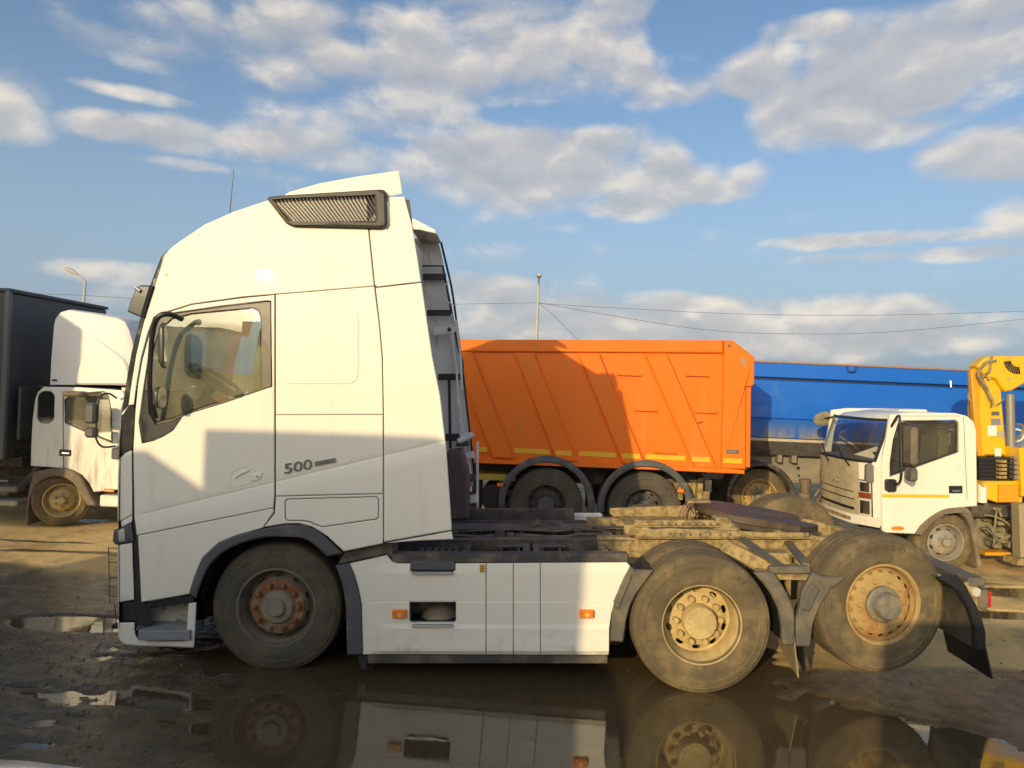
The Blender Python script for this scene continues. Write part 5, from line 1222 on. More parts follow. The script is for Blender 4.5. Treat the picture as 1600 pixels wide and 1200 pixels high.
def fpatch(z0, z1, u0, u1, mt_, nm, push=.02, nz=4):
    uu = [u0 + (u1 - u0) * k / 5 for k in range(6)]; zz = [z0 + (z1 - z0) * k / nz for k in range(nz + 1)]
    return grid(zz, uu, push).build(nm, mt_, J, 60)
fpatch(.455, .965, -.90, -.70, BLACK_T, 'headlamp_frame', .008); fpatch(.47, .95, -.89, -.71, LENS, 'headlamp', .014); fpatch(.80, .93, -.87, -.73, CHROME, 'headlamp_reflector', .018, 2); fpatch(.50, .68, -.87, -.73, CHROME, 'headlamp_reflector', .018, 2); fpatch(.71, .79, -.89, -.71, mat('brown_signal', (.22, .05, .02), .25, coat=.6), 'headlamp_signal', .018, 2); fpatch(.47, .95, .71, .89, LENS, 'headlamp', .012)
for (z0, z1) in ((.77, .782), (.665, .68), (.52, .56)): fpatch(z0, z1, -.60, .60, BLACKP, 'grille_slot', .006, 1)
fpatch(.34, .47, -1.0, 1.0, CREAMW, 'bumper', .05, 3); fpatch(.38, .43, -.6, .6, FRAME_T, 'bumper_slot', .055, 1)
p = jfront(.88, -.05); text('grille_letters', 'JAC', .13, mat('letter_metal', (.5, .45, .34), .4, metal=.4), J, (p[0] - .012, p[1], .855), (math.pi / 2, 0, -math.pi / 2), .004, 0, 1.2, 'CENTER')
for (u0, u1, dz) in ((-.55, -.05, .13), (.15, .6, .13)):
    a = jfront(1.20, u0); b = jfront(1.24 + dz, u1); MB().tube([(a[0] - .03, a[1], a[2] - .06), ((a[0] + b[0]) / 2 - .04, (a[1] + b[1]) / 2 - .0, 1.24), (b[0] - .035, b[1], b[2])], .011, 6).build('wiper', BLACKP, J)
# forward mirrors seen at left of the cab
x, z = L(1287, 654, JY + 1.9); hm = MB().lathe([(.001, -.03), (.11, -.025), (.15, .0), (.14, .03), (.08, .06), (.001, .07)], 24); hm.v = [(x + v[0] * 1.1 , JY + 1.9 + v[1], z + v[2] * .72 + v[0] * .12) for v in hm.v]; hm.build('kerb_mirror', BLACK_T if 0 else ENGINE, J, 60)
a = jfront(zroof - .10, .85); MB().tube([(x, JY + 1.9, z), (a[0], a[1], a[2])], .012, 6).build('kerb_mirror_stay', BLACKP, J)
mr_ = MB(); xa, za = L(1420, 700, JY - .25); mr_.box(xa - .05, xa + .05, JY - .42, JY - .18, za - .22, za + .28, .03)
mr_.box(xa - .04, xa + .05, JY - .40, JY - .20, za - .43, za - .25, .03); mm_ = mr_.build('door_mirror', GREYP_D, J)
ar = MB(); ar.tube(curve([(L(1393, 668, JY)[0], JY + .02, L(0, 668, JY)[1]), (xa - .10, JY - .2, za + .42), (xa - .09, JY - .22, za + .1), (xa - .09, JY - .22, za - .42), (L(1390, 756, JY)[0], JY - .01, L(0, 756, JY)[1])], 6), .016, 8); ar.build('mirror_stay', BLACKP, mm_)
pa, pb = L(1385, 749, JY - .05), L(1400, 768, JY - .05); MB().box(pa[0], pb[0], JY - .09, JY + .03, pb[1], pa[1], .02).build('side_lamp', BLACKP, J)
xs_, zs_ = L(1448, 705, JY + .5); st_ = MB(); st_.bar((xs_ + .05, JY + .5, zs_ - .45), (xs_ + .12, JY + .5, zs_ + .22), .45, .14, (1, 0, 0)); st_.bar((xs_ + .12, JY + .5, zs_ + .22), (xs_ + .14, JY + .5, zs_ + .38), .28, .1, (1, 0, 0)); st_.box(xs_ - .45, xs_ + .05, JY + .28, JY + .74, zs_ - .5, zs_ - .38, .03); st_.build('seat', mat('seat_cover', (.25, .21, .14), .6, var=.2, coat=.2), J)
s2 = MB(); s2.bar((xs_ + .05, JY + 1.35, zs_ - .45), (xs_ + .12, JY + 1.35, zs_ + .30), .6, .16, (1, 0, 0)); s2.box(xs_ + .2, xs_ + .26, JY + .1, JY + 1.75, zs_ - .6, zs_ + .1); s2.box(jrow(1.2) + .1, jrow(1.2) + .45, JY + .1, JY + 1.7, .9, 1.22, .05); s2.build('cab_interior', mat('cab_trim_grey', (.16, .15, .13), .7, var=.2, scale=8), J)
sw = MB(); c = Vector((xs_ - .55, JY + .5, zs_ - .12)); ax = Vector((.5, 0, .86)); u = ax.cross(Vector((0, 1, 0))).normalized()
sw.tube([c + (u * math.cos(2 * math.pi * k / 24) + Vector((0, 1, 0)) * math.sin(2 * math.pi * k / 24)) * .2 for k in range(25)], .015, 6, False); sw.tube([c - ax * .02, c - ax * .4], .03, 6); sw.build('steering_wheel', BLACKP, J)
ar_o = curve(JL([(1430,835),(1438,821),(1452,808.5),(1472,796.5),(1497,792.5),(1511,794),(1519,806),(1526,830),(1530,860),(1533,884)]), 3); ar_i = curve(JL([(1527,886),(1522,858),(1517,832),(1510,812),(1497,803),(1474,806),(1458,816),(1446,828),(1440,837)]), 3)
MB().plate(ar_o + ar_i, JY - .02, JY + .34, b=.012).build('wheel_arch', FENDB, J, 40)
jwp = L(1478, 848, JY + .06); wheel(J, (jwp[0], JY + .06, jwp[1]), .398, .235, 'light', RUBBER_D, scale=.80); wheel(J, (jwp[0], JY + 1.8, jwp[1]), .398, .235, 'light', RUBBER_D, scale=.80, flip=True)
rwz = .40 - (jwp[0] + 3.4) * math.sin(TH); wheel(J, (jwp[0] + 3.4, JY + .04, rwz), .398, .235, 'light', RUBBER_D, scale=.80); wheel(J, (jwp[0] + 3.4, JY + 1.85, rwz), .398, .235, 'light', RUBBER_D, scale=.80, flip=True)
cf = MB(); cf.box(jrow(.6) + .3, 11.0, JY + .5, JY + .57, .40, .60); cf.box(jrow(.6) + .3, 11.0, JY + 1.3, JY + 1.37, .40, .60); cf.build('chassis', FRAME_D, J)
fl_ = MB(); fl_.box(L(1600, 0, JY)[0] + .4, 11.6, JY - .05, JY + 2.0, .72, .80); fl_.box(L(1600, 0, JY)[0] + .4, 11.6, JY - .06, JY - .03, .72, 1.15, .01); fl_.build('load_bed', mat('bed_paint', (.30, .27, .2), .6, dust=.3), J)
# crane
def cp(name, pts, y0, y1, m_, b=.02, par=None): return MB().plate(JL(pts, JY + y0), JY + y0, JY + y1, b=b).build(name, m_, par or J)
mast = cp('crane_mast', [(1533,577),(1557,592),(1565,604),(1573,697),(1574,712),(1536,712),(1532.5,640)], .5, .8, CRANEY, .025)
cp('mast_side', [(1517.5,580),(1521,576),(1533,577),(1540,697),(1541,713),(1529,713),(1526,697)], .52, .60, CRANEO, .012, mast)
cp('crane_boom', [(1527,572),(1539,560),(1549,556),(1620,556.5),(1900,570),(1900,606),(1640,596),(1600,600),(1581,611),(1572,611.5),(1565,604),(1557,592),(1540,588)], .42, .62, CRANEY, .02)
cx_, cz_ = L(1578, 616, JY + .5); cx2, cz2 = L(1580, 715, JY + .5); MB().tube([(cx_, JY + .5, cz_), (cx2, JY + .5, cz2)], .058, 16).build('lift_cylinder', GREYCYL, J)
fan = MB()
for k in range(9):
    a0, a1 = R(188 + k * 10.5), R(196.5 + k * 10.5); cxx, czz = L(1591, 562, JY + .4); s_ = 10.0 / F * 1.0
    fan.add([(cxx + r * math.cos(a), JY + .405, czz + r * math.sin(a)) for r, a in ((.10, a0), (.20, a0), (.20, a1), (.10, a1))], [(0, 1, 2, 3)])
fan.build('load_chart', BLACKP, J, 0)
ho = MB()
for (off, pts) in ((0, [(1552,566),(1545,564),(1534,573),(1531,585),(1537,597),(1546,612),(1551,626),(1552,634)]), (.0, [(1550,556),(1549,570),(1546,580),(1538,588),(1536,598),(1544,610),(1550,622)]), (0, [(1557,563),(1546,565),(1536,572),(1529,582),(1534,596),(1542,606),(1549,624)])):
    ho.tube(curve([(L(a, b, JY + .38)[0], JY + .38 + .02 * (i % 2), L(a, b, JY + .38)[1]) for i, (a, b) in enumerate(pts)], 4), .016, 6)
ho.build('hydraulic_hose', ENGINE, J, 60); ho = MB()
ho.tube(curve([(L(a, b, JY + .4)[0], JY + .4, L(a, b, JY + .4)[1]) for a, b in ((1556,632),(1562,630),(1569,624))], 4), .008, 5)
ho.build('hydraulic_hose', ENGINE, J, 60); ho = MB()
ho.tube(curve([(L(a, b, JY + .6)[0], JY + .6, L(a, b, JY + .6)[1]) for a, b in ((1519,609),(1514,614),(1514,623),(1519,629))], 4), .02, 6)
ho.build('hydraulic_hose', ENGINE, J, 60); ho = MB()
ho.tube(curve([(L(a, b, JY + .6)[0], JY + .6, L(a, b, JY + .6)[1]) for a, b in ((1576,690),(1590,686),(1598,675),(1596,664),(1586,663))], 4), .018, 6)
ho.build('hydraulic_hose', ENGINE, J, 60)
for (a, b, c_, d_, m_) in ((1548,654,1563,664,ALU),(1543,665,1557,681,mat('white_label', (.78, .75, .66), .6)),(1557,673,1568,683,mat('beige_label', (.42, .36, .24), .6)),(1549,643,1561,649,BADGE),(1554,700,1564,713,MATS['white_label'])):
    pa, pb = L(a, b, JY + .5), L(c_, d_, JY + .5); MB().box(pa[0], pb[0], JY + .492, JY + .50, pb[1], pa[1], .001).build('mast_label', m_, mast)
tri = MB()
for (a, b) in ((1546,590),(1577,591)):
    pa = L(a, b, JY + .41); tri.add([(pa[0] - .03, JY + .414, pa[1] - .02), (pa[0] + .03, JY + .414, pa[1] - .02), (pa[0], JY + .414, pa[1] + .03)], [(0, 1, 2)])
tri.build('warning_triangles', MATS['beige_label'], J, 0)
rk = MB()
for k in range(6):
    pa, pb = L(1529, 716 + k * 6, JY + .4), L(1592, 720 + k * 6, JY + .4); rk.box(pa[0], pb[0], JY + .38, JY + .95, pb[1] - .004, pa[1] + .012, .006)
rk.build('slew_rack', BLACKP, J)
for k in range(5):
    pa, pb = L(1560, 719 + k * 6.2, JY + .3), L(1572, 723 + k * 6.2, JY + .3); MB().box(pa[0], pb[0], JY + .28, JY + .36, pb[1], pa[1], .004).build('valve_block', FRAME_T, J)
    pa, pb = L(1582, 712 + k * 7.5, JY + .3), L(1591, 718 + k * 7.5, JY + .3); MB().box(pa[0], pb[0], JY + .26, JY + .36, pb[1], pa[1], .004).build('valve_lever', ALU, J)
cp('crane_base', [(1536,752),(1596,752),(1600,770),(1598,786),(1560,786),(1530,776)], .3, 1.3, CRANEY, .015); cp('base_box', [(1562,758),(1592,758),(1592,785),(1562,785)], .25, .35, CRANEO, .01)
cp('stabiliser_beam', [(1594,700),(1680,704),(1680,780),(1598,776)], .2, .9, CRANEY, .02)
cp('stabiliser_leg', [(1593,788),(1612,788),(1612,872),(1596,872)], .05, .22, mat('leg_grey', (.33, .28, .17), .6, dust=.3), .015)
cp('stabiliser_foot', [(1592,874),(1616,874),(1618,884),(1590,884)], .0, .3, FRAME_T, .01)
ot = L(1534, 770, JY + .3); MB().tube([(ot[0], JY + .3, ot[1] - .13), (ot[0], JY + .3, ot[1] + .12)], .065, 14).build('oil_tank', CREAMW, J)
ot = L(1537, 757, JY + .22); MB().cyl(.03, JY + .2, JY + .24, 14, (ot[0], 0, ot[1])).build('filler_cap', CRANEY, J)
en = MB(); rs = random.Random(5)
for k in range(26):
    a, b = rs.uniform(1534, 1584), rs.uniform(790, 862); w_, h_ = rs.uniform(4, 14), rs.uniform(3, 10); pa, pb = L(a, b, JY + .6), L(a + w_, b + h_, JY + .6); y0 = rs.uniform(.35, .7); en.box(pa[0], pb[0], JY + y0, JY + y0 + .3, pb[1], pa[1], .012)
for k in range(8):
    pts = [(rs.uniform(1532, 1584), rs.uniform(785, 855)) for _ in range(3)]; en.tube(curve([(L(a, b, JY + .45)[0], JY + .34 + .05 * i, L(a, b, JY + .45)[1]) for i, (a, b) in enumerate(pts)], 4), .014, 5)
en.box(L(1532, 0, JY + .6)[0], L(1590, 0, JY + .6)[0], JY + .7, JY + 1.2, L(0, 862, JY + .6)[1], L(0, 786, JY + .6)[1], .02); en.build('gearbox_and_pump', ENGINE, J)
pa, pb = L(1536, 862, JY + .35), L(1576, 867, JY + .35); MB().box(pa[0], pb[0], JY + .3, JY + .5, pb[1], pa[1], .005).build('step_bar', CRANEO, J)

# ------------------------------------------------------------------ older curtain-side lorry (left)
VY = 4.72
V = Thing('box_truck', (W(60, 0, VY)[0], VY + 1.1, 0), 'grimy white cab-over lorry with roof spoiler and dark grey tarpaulin box, on the left', 'truck')
vy = VY; VWD = 2.05
def vb(v):
    x, y, z = v; d = 0
    if z > 1.55: d += .10 * (z - 1.55) ** 1.5
    return Vector((x, y + d, z))
rw = rrect(57.5, 611, 84, 662, 11); dwn = [(101,625),(112,616),(160,612),(168,620),(173,645),(174,690),(140,676),(103,659)]
org = V.org
vside = [(47.5,728),(48,700),(50,660),(54,622),(57,613),(66,604.5),(120,605),(190,610),(210,660),(214,762),(146,769),(139,755),(128,742),(112,735),(100,732)]
def vbo(v): w_ = vb(Vector((v.x + org.x, v.y + org.y, v.z + org.z))); return w_ - org
V.part('cab_side', MB().plate(WW(vside, vy), vy, vy + .05, [WW(rw, vy), WW(dwn, vy)], .01), OLDW, cut=.1, bend=vbo)
V.part('rear_quarter_window', MB().plate(WW(offs(rw[::-1], -1) if 0 else rw, vy), vy + .02, vy + .03, b=.002), GLASS_D, bend=vbo)
V.part('quarter_backing', MB().plate(WW(rw, vy), vy + .06, vy + .07), BLACKP, bend=vbo)
V.part('door_window', MB().plate(WW(dwn, vy), vy + .02, vy + .03, b=.002), GLASS, bend=vbo)
V.part('window_seal', MB().plate(WW([(100,624),(112,614.5),(161,610.5),(169.5,619),(175,645),(176,693),(140,678.5),(101.5,661)], vy), vy - .006, vy + .02, [WW(dwn, vy)], .003), BROWNT, bend=vbo)
V.part('cab_back_wall', MB().box(W(50, 0, vy)[0], W(50, 0, vy)[0] + .04, vy + .06, vy + VWD - .06, 1.2, 1.95), DASH)
xcf = W(207, 640, vy)[0]
V.part('cab_front', MB().plate([(xcf - .12, 2.0), (xcf + .10, .62), (xcf + .10, .5), (xcf + .02, .5), (xcf - .2, 2.0)], vy + .06, vy + VWD - .06), OLDW)
def vfront(z0, z1, y0, y1, m_, nm, push=.01):
    def xx(z): return xcf - .12 + .22 * (2.0 - z) / 1.38 + push
    V.part(nm, MB().add([(xx(z0), y0, z0), (xx(z0), y1, z0), (xx(z1), y1, z1), (xx(z1), y0, z1)], [(0, 1, 2, 3)]), m_, smooth=0)
vfront(1.30, 1.92, vy + .16, vy + VWD - .16, GLASS_D, 'windscreen'); vfront(1.26, 1.95, vy + .12, vy + VWD - .12, BLACKP, 'screen_seal', .005)
vfront(.86, 1.02, vy + .45, vy + VWD - .45, BLACKP, 'grille'); vfront(.70, .84, vy + .12, vy + .42, LENS, 'headlamp'); vfront(.70, .84, vy + VWD - .42, vy + VWD - .12, LENS, 'headlamp'); vfront(.52, .66, vy + .08, vy + VWD - .08, FRAME_D, 'bumper', .03)
V.part('cab_roof', MB().plate(WW([(62,606),(120,606),(192,611),(192,617),(62,612)], vy), vy + .08, vy + VWD - .08), OLDW)
V.part('far_side', MB().plate(WW(vside, vy), vy + VWD - .05, vy + VWD, [WW(dwn, vy)]), OLDW)
V.part('cab_seat', MB().box(W(90, 0, vy)[0], W(112, 0, vy)[0], vy + .3, vy + .8, 1.1, 1.85, .06), DASH)
for a, b in (((98.5,612),(99.5,733)),):
    pa, pb = W(*a, vy), W(*b, vy); V.part('door_seam', MB().bar((pa[0], vy - .002, pa[1]), (pb[0], vy - .002, pb[1]), .006, .008), BLACKP, smooth=0)
p = W(102, 707.5, vy); h_ = V.part('door_handle', MB().box(p[0] - .085, p[0] + .085, vy - .012, vy + .01, p[1] - .045, p[1] + .045, .012), BLACKP); V.part('handle_grip', MB().box(p[0] - .04, p[0] + .075, vy - .03, vy - .008, p[1] - .02, p[1] + .015, .01), CHROME, h_)
p = W(171, 766, vy); V.part('turn_signal', MB().box(p[0] - .075, p[0] + .075, vy - .014, vy + .01, p[1] - .025, p[1] + .022, .02), AMBER)
# spoiler
sp_px = [(77,601),(79,560),(83.5,503),(86,492),(92,485),(103,482),(140,487),(182,494.5),(194,500),(201,513),(206,530),(211,552),(214,602)]
spo = WW(sp_px, vy + .08); b = MB(); n = len(spo); ys = [0, .03, .12, .9, 1.66, 1.75, 1.78]; ins = [.06, .02, .0, -.015, .0, .02, .06]; vs = []; fs = []
cxs = sum(p[0] for p in spo) / n; czs = W(110, 600, vy)[1]
for yy, q in zip(ys, ins):
    for (x, z) in spo: vs.append((x - (x - spo[0][0]) * q, vy + .10 + yy, z - max(0, z - czs) * q))
for i in range(len(ys) - 1):
    for k in range(n): fs.append((i * n + k, i * n + (k + 1) % n, (i + 1) * n + (k + 1) % n, (i + 1) * n + k))
fs += [tuple(range(n)), tuple(range((len(ys) - 1) * n, len(ys) * n))]
spl = V.part('roof_spoiler', b.add(vs, fs), SPOILW, smooth=38)
ct = MB().plate([(x, z) for x, z in WW([(116,601),(118,590),(136,532),(141,525),(148,526),(193,560),(200,572),(204,601)], vy + .08)], vy + .065, vy + .3, b=.022); V.part('spoiler_scoop', ct, SPOILW, spl)
p = W(84, 594, vy + .08); V.part('spoiler_label', MB().box(p[0] - .035, p[0] + .035, vy + .085, vy + .10, p[1] - .012, p[1] + .012, .001), BLACKP, spl)
p = W(120, 604, vy + .1); V.part('spoiler_base', MB().box(W(77, 0, vy)[0], W(200, 0, vy)[0], vy + .12, vy + VWD - .15, p[1] - .04, p[1], .01), BLACKP)
# tarpaulin box
bx1 = W(15, 456, vy - .06)[0]; bzt = W(15, 456, vy - .06)[1]; bx0 = bx1 - 5.2
tb = MB(); tb.box(bx0, bx1, vy - .06, vy + 2.42, .95, bzt, .03); V.part('tarpaulin_box', tb, TARP)
for k in range(9): V.part('tarp_strap', MB().box(bx1 - .18 - k * .6, bx1 - .14 - k * .6, vy - .075, vy - .055, 1.0, bzt - .05, .004), BLACKP)
V.part('box_corner_post', MB().box(bx1 - .06, bx1 + .012, vy - .075, vy - .0, .93, bzt + .01, .01), mat('post_grey', (.16, .16, .15), .5))
V.part('roof_edge', MB().box(bx0, bx1 + .015, vy - .07, vy + 2.43, bzt, bzt + .05, .01), TARP)
V.part('headboard_frame', MB().box(bx1, bx1 + .02, vy + .1, vy + 2.3, .95, 1.05, .005), FRAME_D)
ch = MB(); ch.box(bx0, W(190, 0, vy)[0], vy + .55, vy + .62, .55, .78); ch.box(bx0, W(190, 0, vy)[0], vy + 1.4, vy + 1.47, .55, .78); ch.box(bx0, bx1 + .1, vy + .2, vy + 2.1, .80, .94); V.part('chassis', ch, FRAME_D)
tk = MB(); pa, pb = W(-60, 757, vy + .1), W(27, 770, vy + .1); tk.box(pa[0], pb[0], vy + .08, vy + .5, pb[1], pa[1], .02); V.part('tool_box', tk, TFRAME)
tk = MB(); pa, pb = W(-60, 779, vy + .1), W(29, 791, vy + .1); tk.box(pa[0], pb[0], vy + .06, vy + .5, pb[1], pa[1], .02); V.part('side_guard', tk, mat('guard_white', (.5, .46, .36), .6, dust=.4))
tk = MB(); pa = W(35, 748, vy + .4); tk.tube([(pa[0], vy + .3, pa[1] - .15), (pa[0] + .25, vy + .35, pa[1] + .1), (pa[0] + .3, vy + .4, pa[1] + .4)], .08, 10); tk.box(pa[0] - .3, pa[0], vy + .5, vy + .8, pa[1] - .3, pa[1] + .05, .03); V.part('exhaust_and_filter', tk, FRAME_D)
# arch + wheel
ao = curve(WW([(55,738),(75,733),(100,731),(118,736),(131,748),(141,768),(152,789)], vy), 3); ai = curve(WW([(139,789),(128,772),(119,757),(108,748),(90,744),(75,747),(62,756),(52,775),(47,795),(46,820)], vy), 3); ai2 = WW([(43,820),(44,790),(48,765)], vy)
V.part('wheel_arch', MB().plate(ao + ai + ai2, vy - .05, vy + .35, b=.015), FENDB, smooth=40)
p = W(154, 785, vy); V.part('cab_step', MB().box(p[0], p[0] + .7, vy + .02, vy + .3, p[1] - .06, p[1] + .1, .015), OLDW)
wc = W(96, 787, vy + .05); V.wheel((wc[0], vy + .05, .375), .37, .22, 'lighty', RUBBER_D, steer=R(24), scale=.76); V.wheel((wc[0], vy + 1.95, .375), .37, .22, 'lighty', RUBBER_D, steer=R(24), scale=.76, flip=True)
for dx in (3.3,): V.wheel((wc[0] - dx, vy + .05, .375), .37, .22, 'lighty', RUBBER_D, scale=.76); V.wheel((wc[0] - dx, vy + 1.95, .375), .37, .22, 'lighty', RUBBER_D, scale=.76, flip=True)
# mirrors
mv = MB(); 
def vm_(px, py, Y): x, z = W(px, py, Y); return (x, Y, z)
mv.tube(curve([vm_(182, 622, vy - .05), vm_(170, 615, vy - .2), vm_(158, 618, vy - .3), vm_(152, 632, vy - .32), vm_(151, 660, vy - .32), vm_(150, 684, vy - .32), vm_(160, 698, vy - .2), vm_(180, 697, vy - .03)], 5), .014, 8)
mst = V.part('mirror_stay', mv, BLACK_T)
for (x0, y0, x1, y1) in ((136, 629, 152, 662), (136, 667, 152, 684)):
    a, b_ = vm_(x0, y0, vy - .3), vm_(x1, y1, vy - .3); V.part('mirror_head', MB().box(a[0], b_[0], vy - .38, vy - .24, b_[2], a[2], .03), GREYP, mst)
a = vm_(120, 617, vy - .25); hm = MB().box(a[0] - .16, a[0] + .12, vy - .35, vy - .15, a[2] - .03, a[2] + .05, .03); V.part('kerb_mirror', hm, FENDB)
a = vm_(176, 706, vy - .05); V.part('side_lamp', MB().box(a[0], a[0] + .13, vy - .1, vy + .05, a[2] - .1, a[2] + .06, .02), GREYP)

# ------------------------------------------------------------------ lamp posts, cables, bare trees far behind
PD = 45.0
def lamp_post(px_b, py_b, px_t, py_t, arm, label):
    b = Wv(px_b, py_b, PD); t = Wv(px_t, py_t, PD); base = Vector((b.x - (t.x - b.x) * .0, b.y, 0)); e = empty('lamp_post', base); tag(e, label, 'lamp post')
    top = t - base; p = MB().tube([(0, 0, 0), (top.x * .2, 0, top.z * .6), tuple(top)], [.13, .10, .07], 8).build('post', POLE, e)
    ap = [Vector(top)] + [Wv(a, c, PD + d) - base for a, c, d in arm]
    MB().tube(curve([tuple(q) for q in ap], 4), .05, 6).build('arm', POLE, e)
    h = ap[-1]; dv = (ap[-1] - ap[-2]).normalized(); MB().tube([tuple(h - dv * .1), tuple(h + dv * .4), tuple(h + dv * .95)], [.06, .17, .10], 8).build('lamp_head', POLE, e)
    return e
lamp_post(128, 478, 133.5, 440, [(131,436,0),(124,430,0),(121,428.5,0)], 'distant street lamp with a bent arm above the grey tarpaulin box')
lamp_post(838.5, 528, 841.8, 445, [(842,437,-.6),(842,433,-1.6)], 'distant lamp post rising above the orange dump body')
def cable(name, pts, label, Y=PD):
    mb_ = MB().tube(curve([tuple(Wv(a, b, Y)) for a, b in pts], 6), .014, 4)
    tag(mb_.build(name, WIRE, None, 0), label, 'cable')
cable('power_cable', [(842,474),(960,481),(1170,491),(1400,492),(1660,484)], 'upper thin overhead cable running right from the central lamp post')
cable('power_cable', [(842,473),(950,492),(1100,515),(1230,521.5),(1400,518),(1660,492)], 'lower sagging overhead cable running right from the central lamp post')
cable('power_cable', [(842,473),(700,475.5),(560,478)], 'overhead cable running left from the central lamp post towards the tractor cab')
cable('stay_cable', [(842.5,474),(870,498),(905,533)], 'slanting stay cable beside the central lamp post')
cable('power_cable', [(20,458),(128,461.5),(230,468)], 'overhead cable crossing the left lamp post above the tarpaulin box')
def bare_tree(px, py, h, seed, label):
    b = Wv(px, py, 70); e = empty('bare_tree', (b.x, b.y, 0)); tag(e, label, 'tree', 'bare trees beyond the yard'); rs = random.Random(seed)
    tr = MB(); tr.tube([(0, 0, 0), (.1, 0, h * .3), (.0, .1, h * .62)], [.16, .11, .05], 6); tr.build('trunk', BARK, e, 60); cr_ = MB()
    def br(p, d, l, r, dep):
        q = p + d * l; cr_.tube([tuple(p), tuple(q)], [r, r * .6], 4, False)
        if dep:
            for _ in range(3): br(p + d * l * rs.uniform(.5, 1), (d + Vector((rs.uniform(-.8, .8), rs.uniform(-.8, .8), rs.uniform(-.1, .6)))).normalized(), l * .68, r * .55, dep - 1)
    for k in range(7): br(Vector((0, 0, h * rs.uniform(.25, .6))), Vector((rs.uniform(-.7, .7), rs.uniform(-.7, .7), .9)).normalized(), h * .2, .05, 3)
    cr_.build('crown', BARK, e, 0)
bare_tree(62, 470, 9.2, 3, 'leafless tree just peeping over the grey tarpaulin box, left of the street lamp')
bare_tree(108, 475, 9.0, 4, 'leafless tree low behind the tarpaulin box right beside the street lamp')

# ------------------------------------------------------------------ white car whose bonnet edge shows at the bottom left
C_ = Thing('parked_car', (-2.2, -4.7, 0), 'white car whose bonnet edge just shows in the bottom left corner', 'car')
def car_body():
    rows = [(-2.62, .28, .668, .78), (-2.66, .26, .698, .82), (-2.80, .24, .728, .85), (-3.1, .22, .77, .87), (-3.6, .22, .83, .875), (-4.0, .22, .88, .88), (-5.9, .22, .90, .88), (-6.7, .24, .92, .85), (-6.85, .3, .85, .8)]
    b = MB(); vs = []; fs = []; xs = [-1, -.96, -.8, -.4, 0, .4, .8, .96, 1]
    for (y, z0, z1, hw) in rows:
        top = [(q * hw, z1 - .06 * abs(q) ** 3 - (.10 if abs(q) > .95 else 0)) for q in xs]; ring = [(-hw, z0 + .1), (-hw * .95, z0)] ; ring = [(-hw * .93, z0)] + [(-hw, z0 + .18)] + top + [(hw, z0 + .18)] + [(hw * .93, z0)]
        vs += [(-2.2 + a, y, c) for a, c in ring]
    n = len(ring)
    for i in range(len(rows) - 1):
        for k in range(n): fs.append((i * n + k, i * n + (k + 1) % n, (i + 1) * n + (k + 1) % n, (i + 1) * n + k))
    fs += [tuple(range(n)), tuple(range((len(rows) - 1) * n, len(rows) * n))]
    return b.add(vs, fs)
C_.part('body', car_body(), CARW, smooth=50)
ch_ = MB(); vs = []; 
for (y, z, hw) in ((-3.95, .86, .74), (-4.7, 1.40, .60), (-5.9, 1.42, .60), (-6.6, .90, .70)): vs += [(-2.2 - hw, y, z), (-2.2 + hw, y, z)]
vs += [(-2.2 - .76, -3.95, .86), (-2.2 + .76, -3.95, .86), (-2.2 - .74, -6.6, .88), (-2.2 + .74, -6.6, .88)]
ch_.add(vs, [(2, 3, 5, 4), (0, 1, 3, 2), (4, 5, 7, 6), (0, 2, 4, 6), (1, 7, 5, 3)]); C_.part('cabin', ch_, GLASS_D, smooth=0)
C_.part('roof', MB().box(-2.79, -1.61, -5.9, -4.7, 1.40, 1.46, .03), CARW)
for sx in (-1, 1):
    for yy in (-3.35, -5.95):
        w_ = C_.wheel((-2.2 + sx * .86, yy, .31), .31, .2, 'light', RUBBER, scale=.6); w_.rotation_euler = (0, 0, math.pi / 2 if sx > 0 else -math.pi / 2)

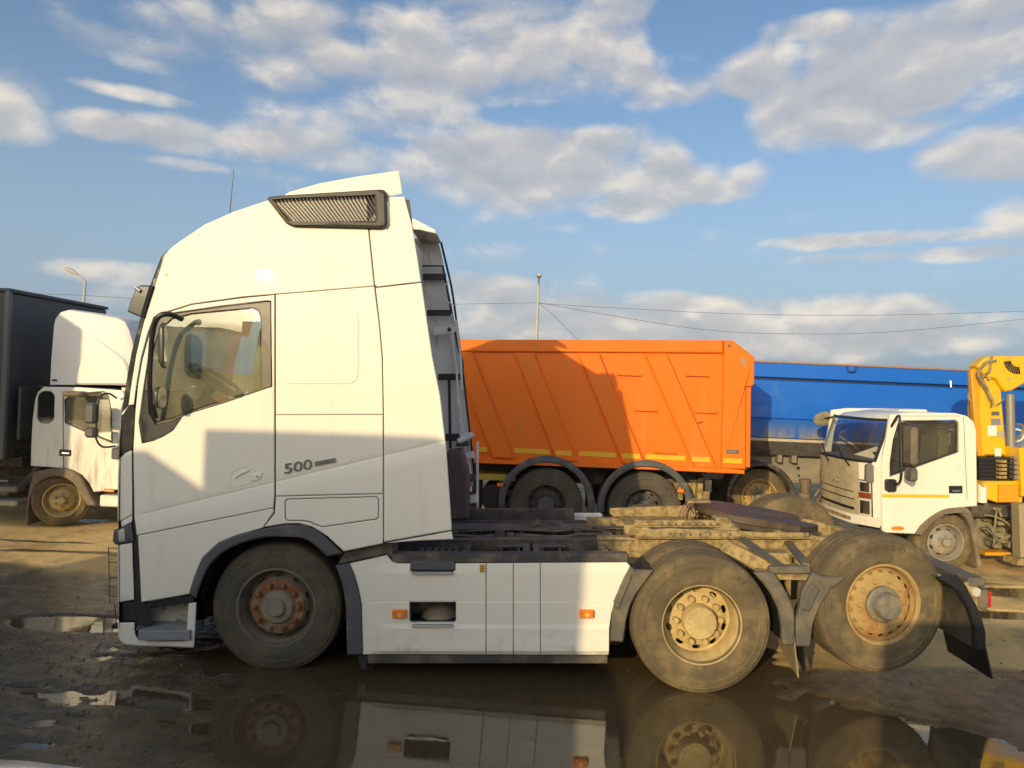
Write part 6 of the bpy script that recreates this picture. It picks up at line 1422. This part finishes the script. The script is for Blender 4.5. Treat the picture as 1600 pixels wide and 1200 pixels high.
# ------------------------------------------------------------------ vehicles behind the camera: they throw the shade on the tractor
def cabunit(x0, x1, yn, depth, h, label, m_, slope=0.0):
    t = Thing('parked_truck', ((x0 + x1) / 2, yn - depth / 2, 0), label, 'truck'); b = MB()
    b.plate([(x0, .6), (x1, .6), (x1, h - slope * .9 - .05), (x1 - slope, h), (x0, h)], yn - depth, yn, b=.03); t.part('body', b, m_)
    w = x1 - x0
    t.part('window_band', MB().box(x0 + .15, x1 - .15, yn - .002, yn + .012, 1.7, 2.4, .004), GLASS_D)
    t.part('bumper', MB().box(x0, x1, yn - .1, yn + .06, .35, .75, .03), BLACKP)
    c = MB(); c.box(x0 + .6, x0 + .7, yn - depth - .6, yn - .1, .6, .8); c.box(x1 - .7, x1 - .6, yn - depth - .6, yn - .1, .6, .8); t.part('chassis', c, FRAME_D)
    for yy in (yn - .45, yn - depth - .2):
        for (xx, s) in ((x0 + .1, -1), (x1 - .1, 1)):
            w_ = t.wheel((xx, yy, .5), .5, .3, 'front', RUBBER); w_.rotation_euler = (0, 0, s * math.pi / 2)
    return t
cabunit(-5.42, -3.60, -6.2, 2.4, 3.62, 'tall white lorry cab behind the viewer whose shadow falls on the tractor cab', CREAMW)
cabunit(-9.5, -5.48, -6.25, 1.5, 3.46, 'wide grey lorry behind the viewer shading the ground on the left', TFRAME, .45)
cabunit(-.33, 1.7, -6.6, 1.4, 2.48, 'low white van behind the viewer shading the lifted rear wheel', CREAMW)
t = Thing('parked_trailer', (-11.5, 1.0, 0), 'grey box trailer standing left of the picture', 'trailer')
t.part('box', MB().box(-15.0, -8.65, -.4, 1.9, 1.45, 4.3, .03), TFRAME)
c = MB(); c.box(-14.6, -10.2, .2, .3, 1.0, 1.44); c.box(-14.6, -10.2, 1.2, 1.3, 1.0, 1.44); t.part('chassis', c, FRAME_D)
for xx in (-14.3, -13.0):
    t.wheel((xx, -.35, .5), .5, .3, 'front', RUBBER); t.wheel((xx, 1.85, .5), .5, .3, 'front', RUBBER, flip=True)
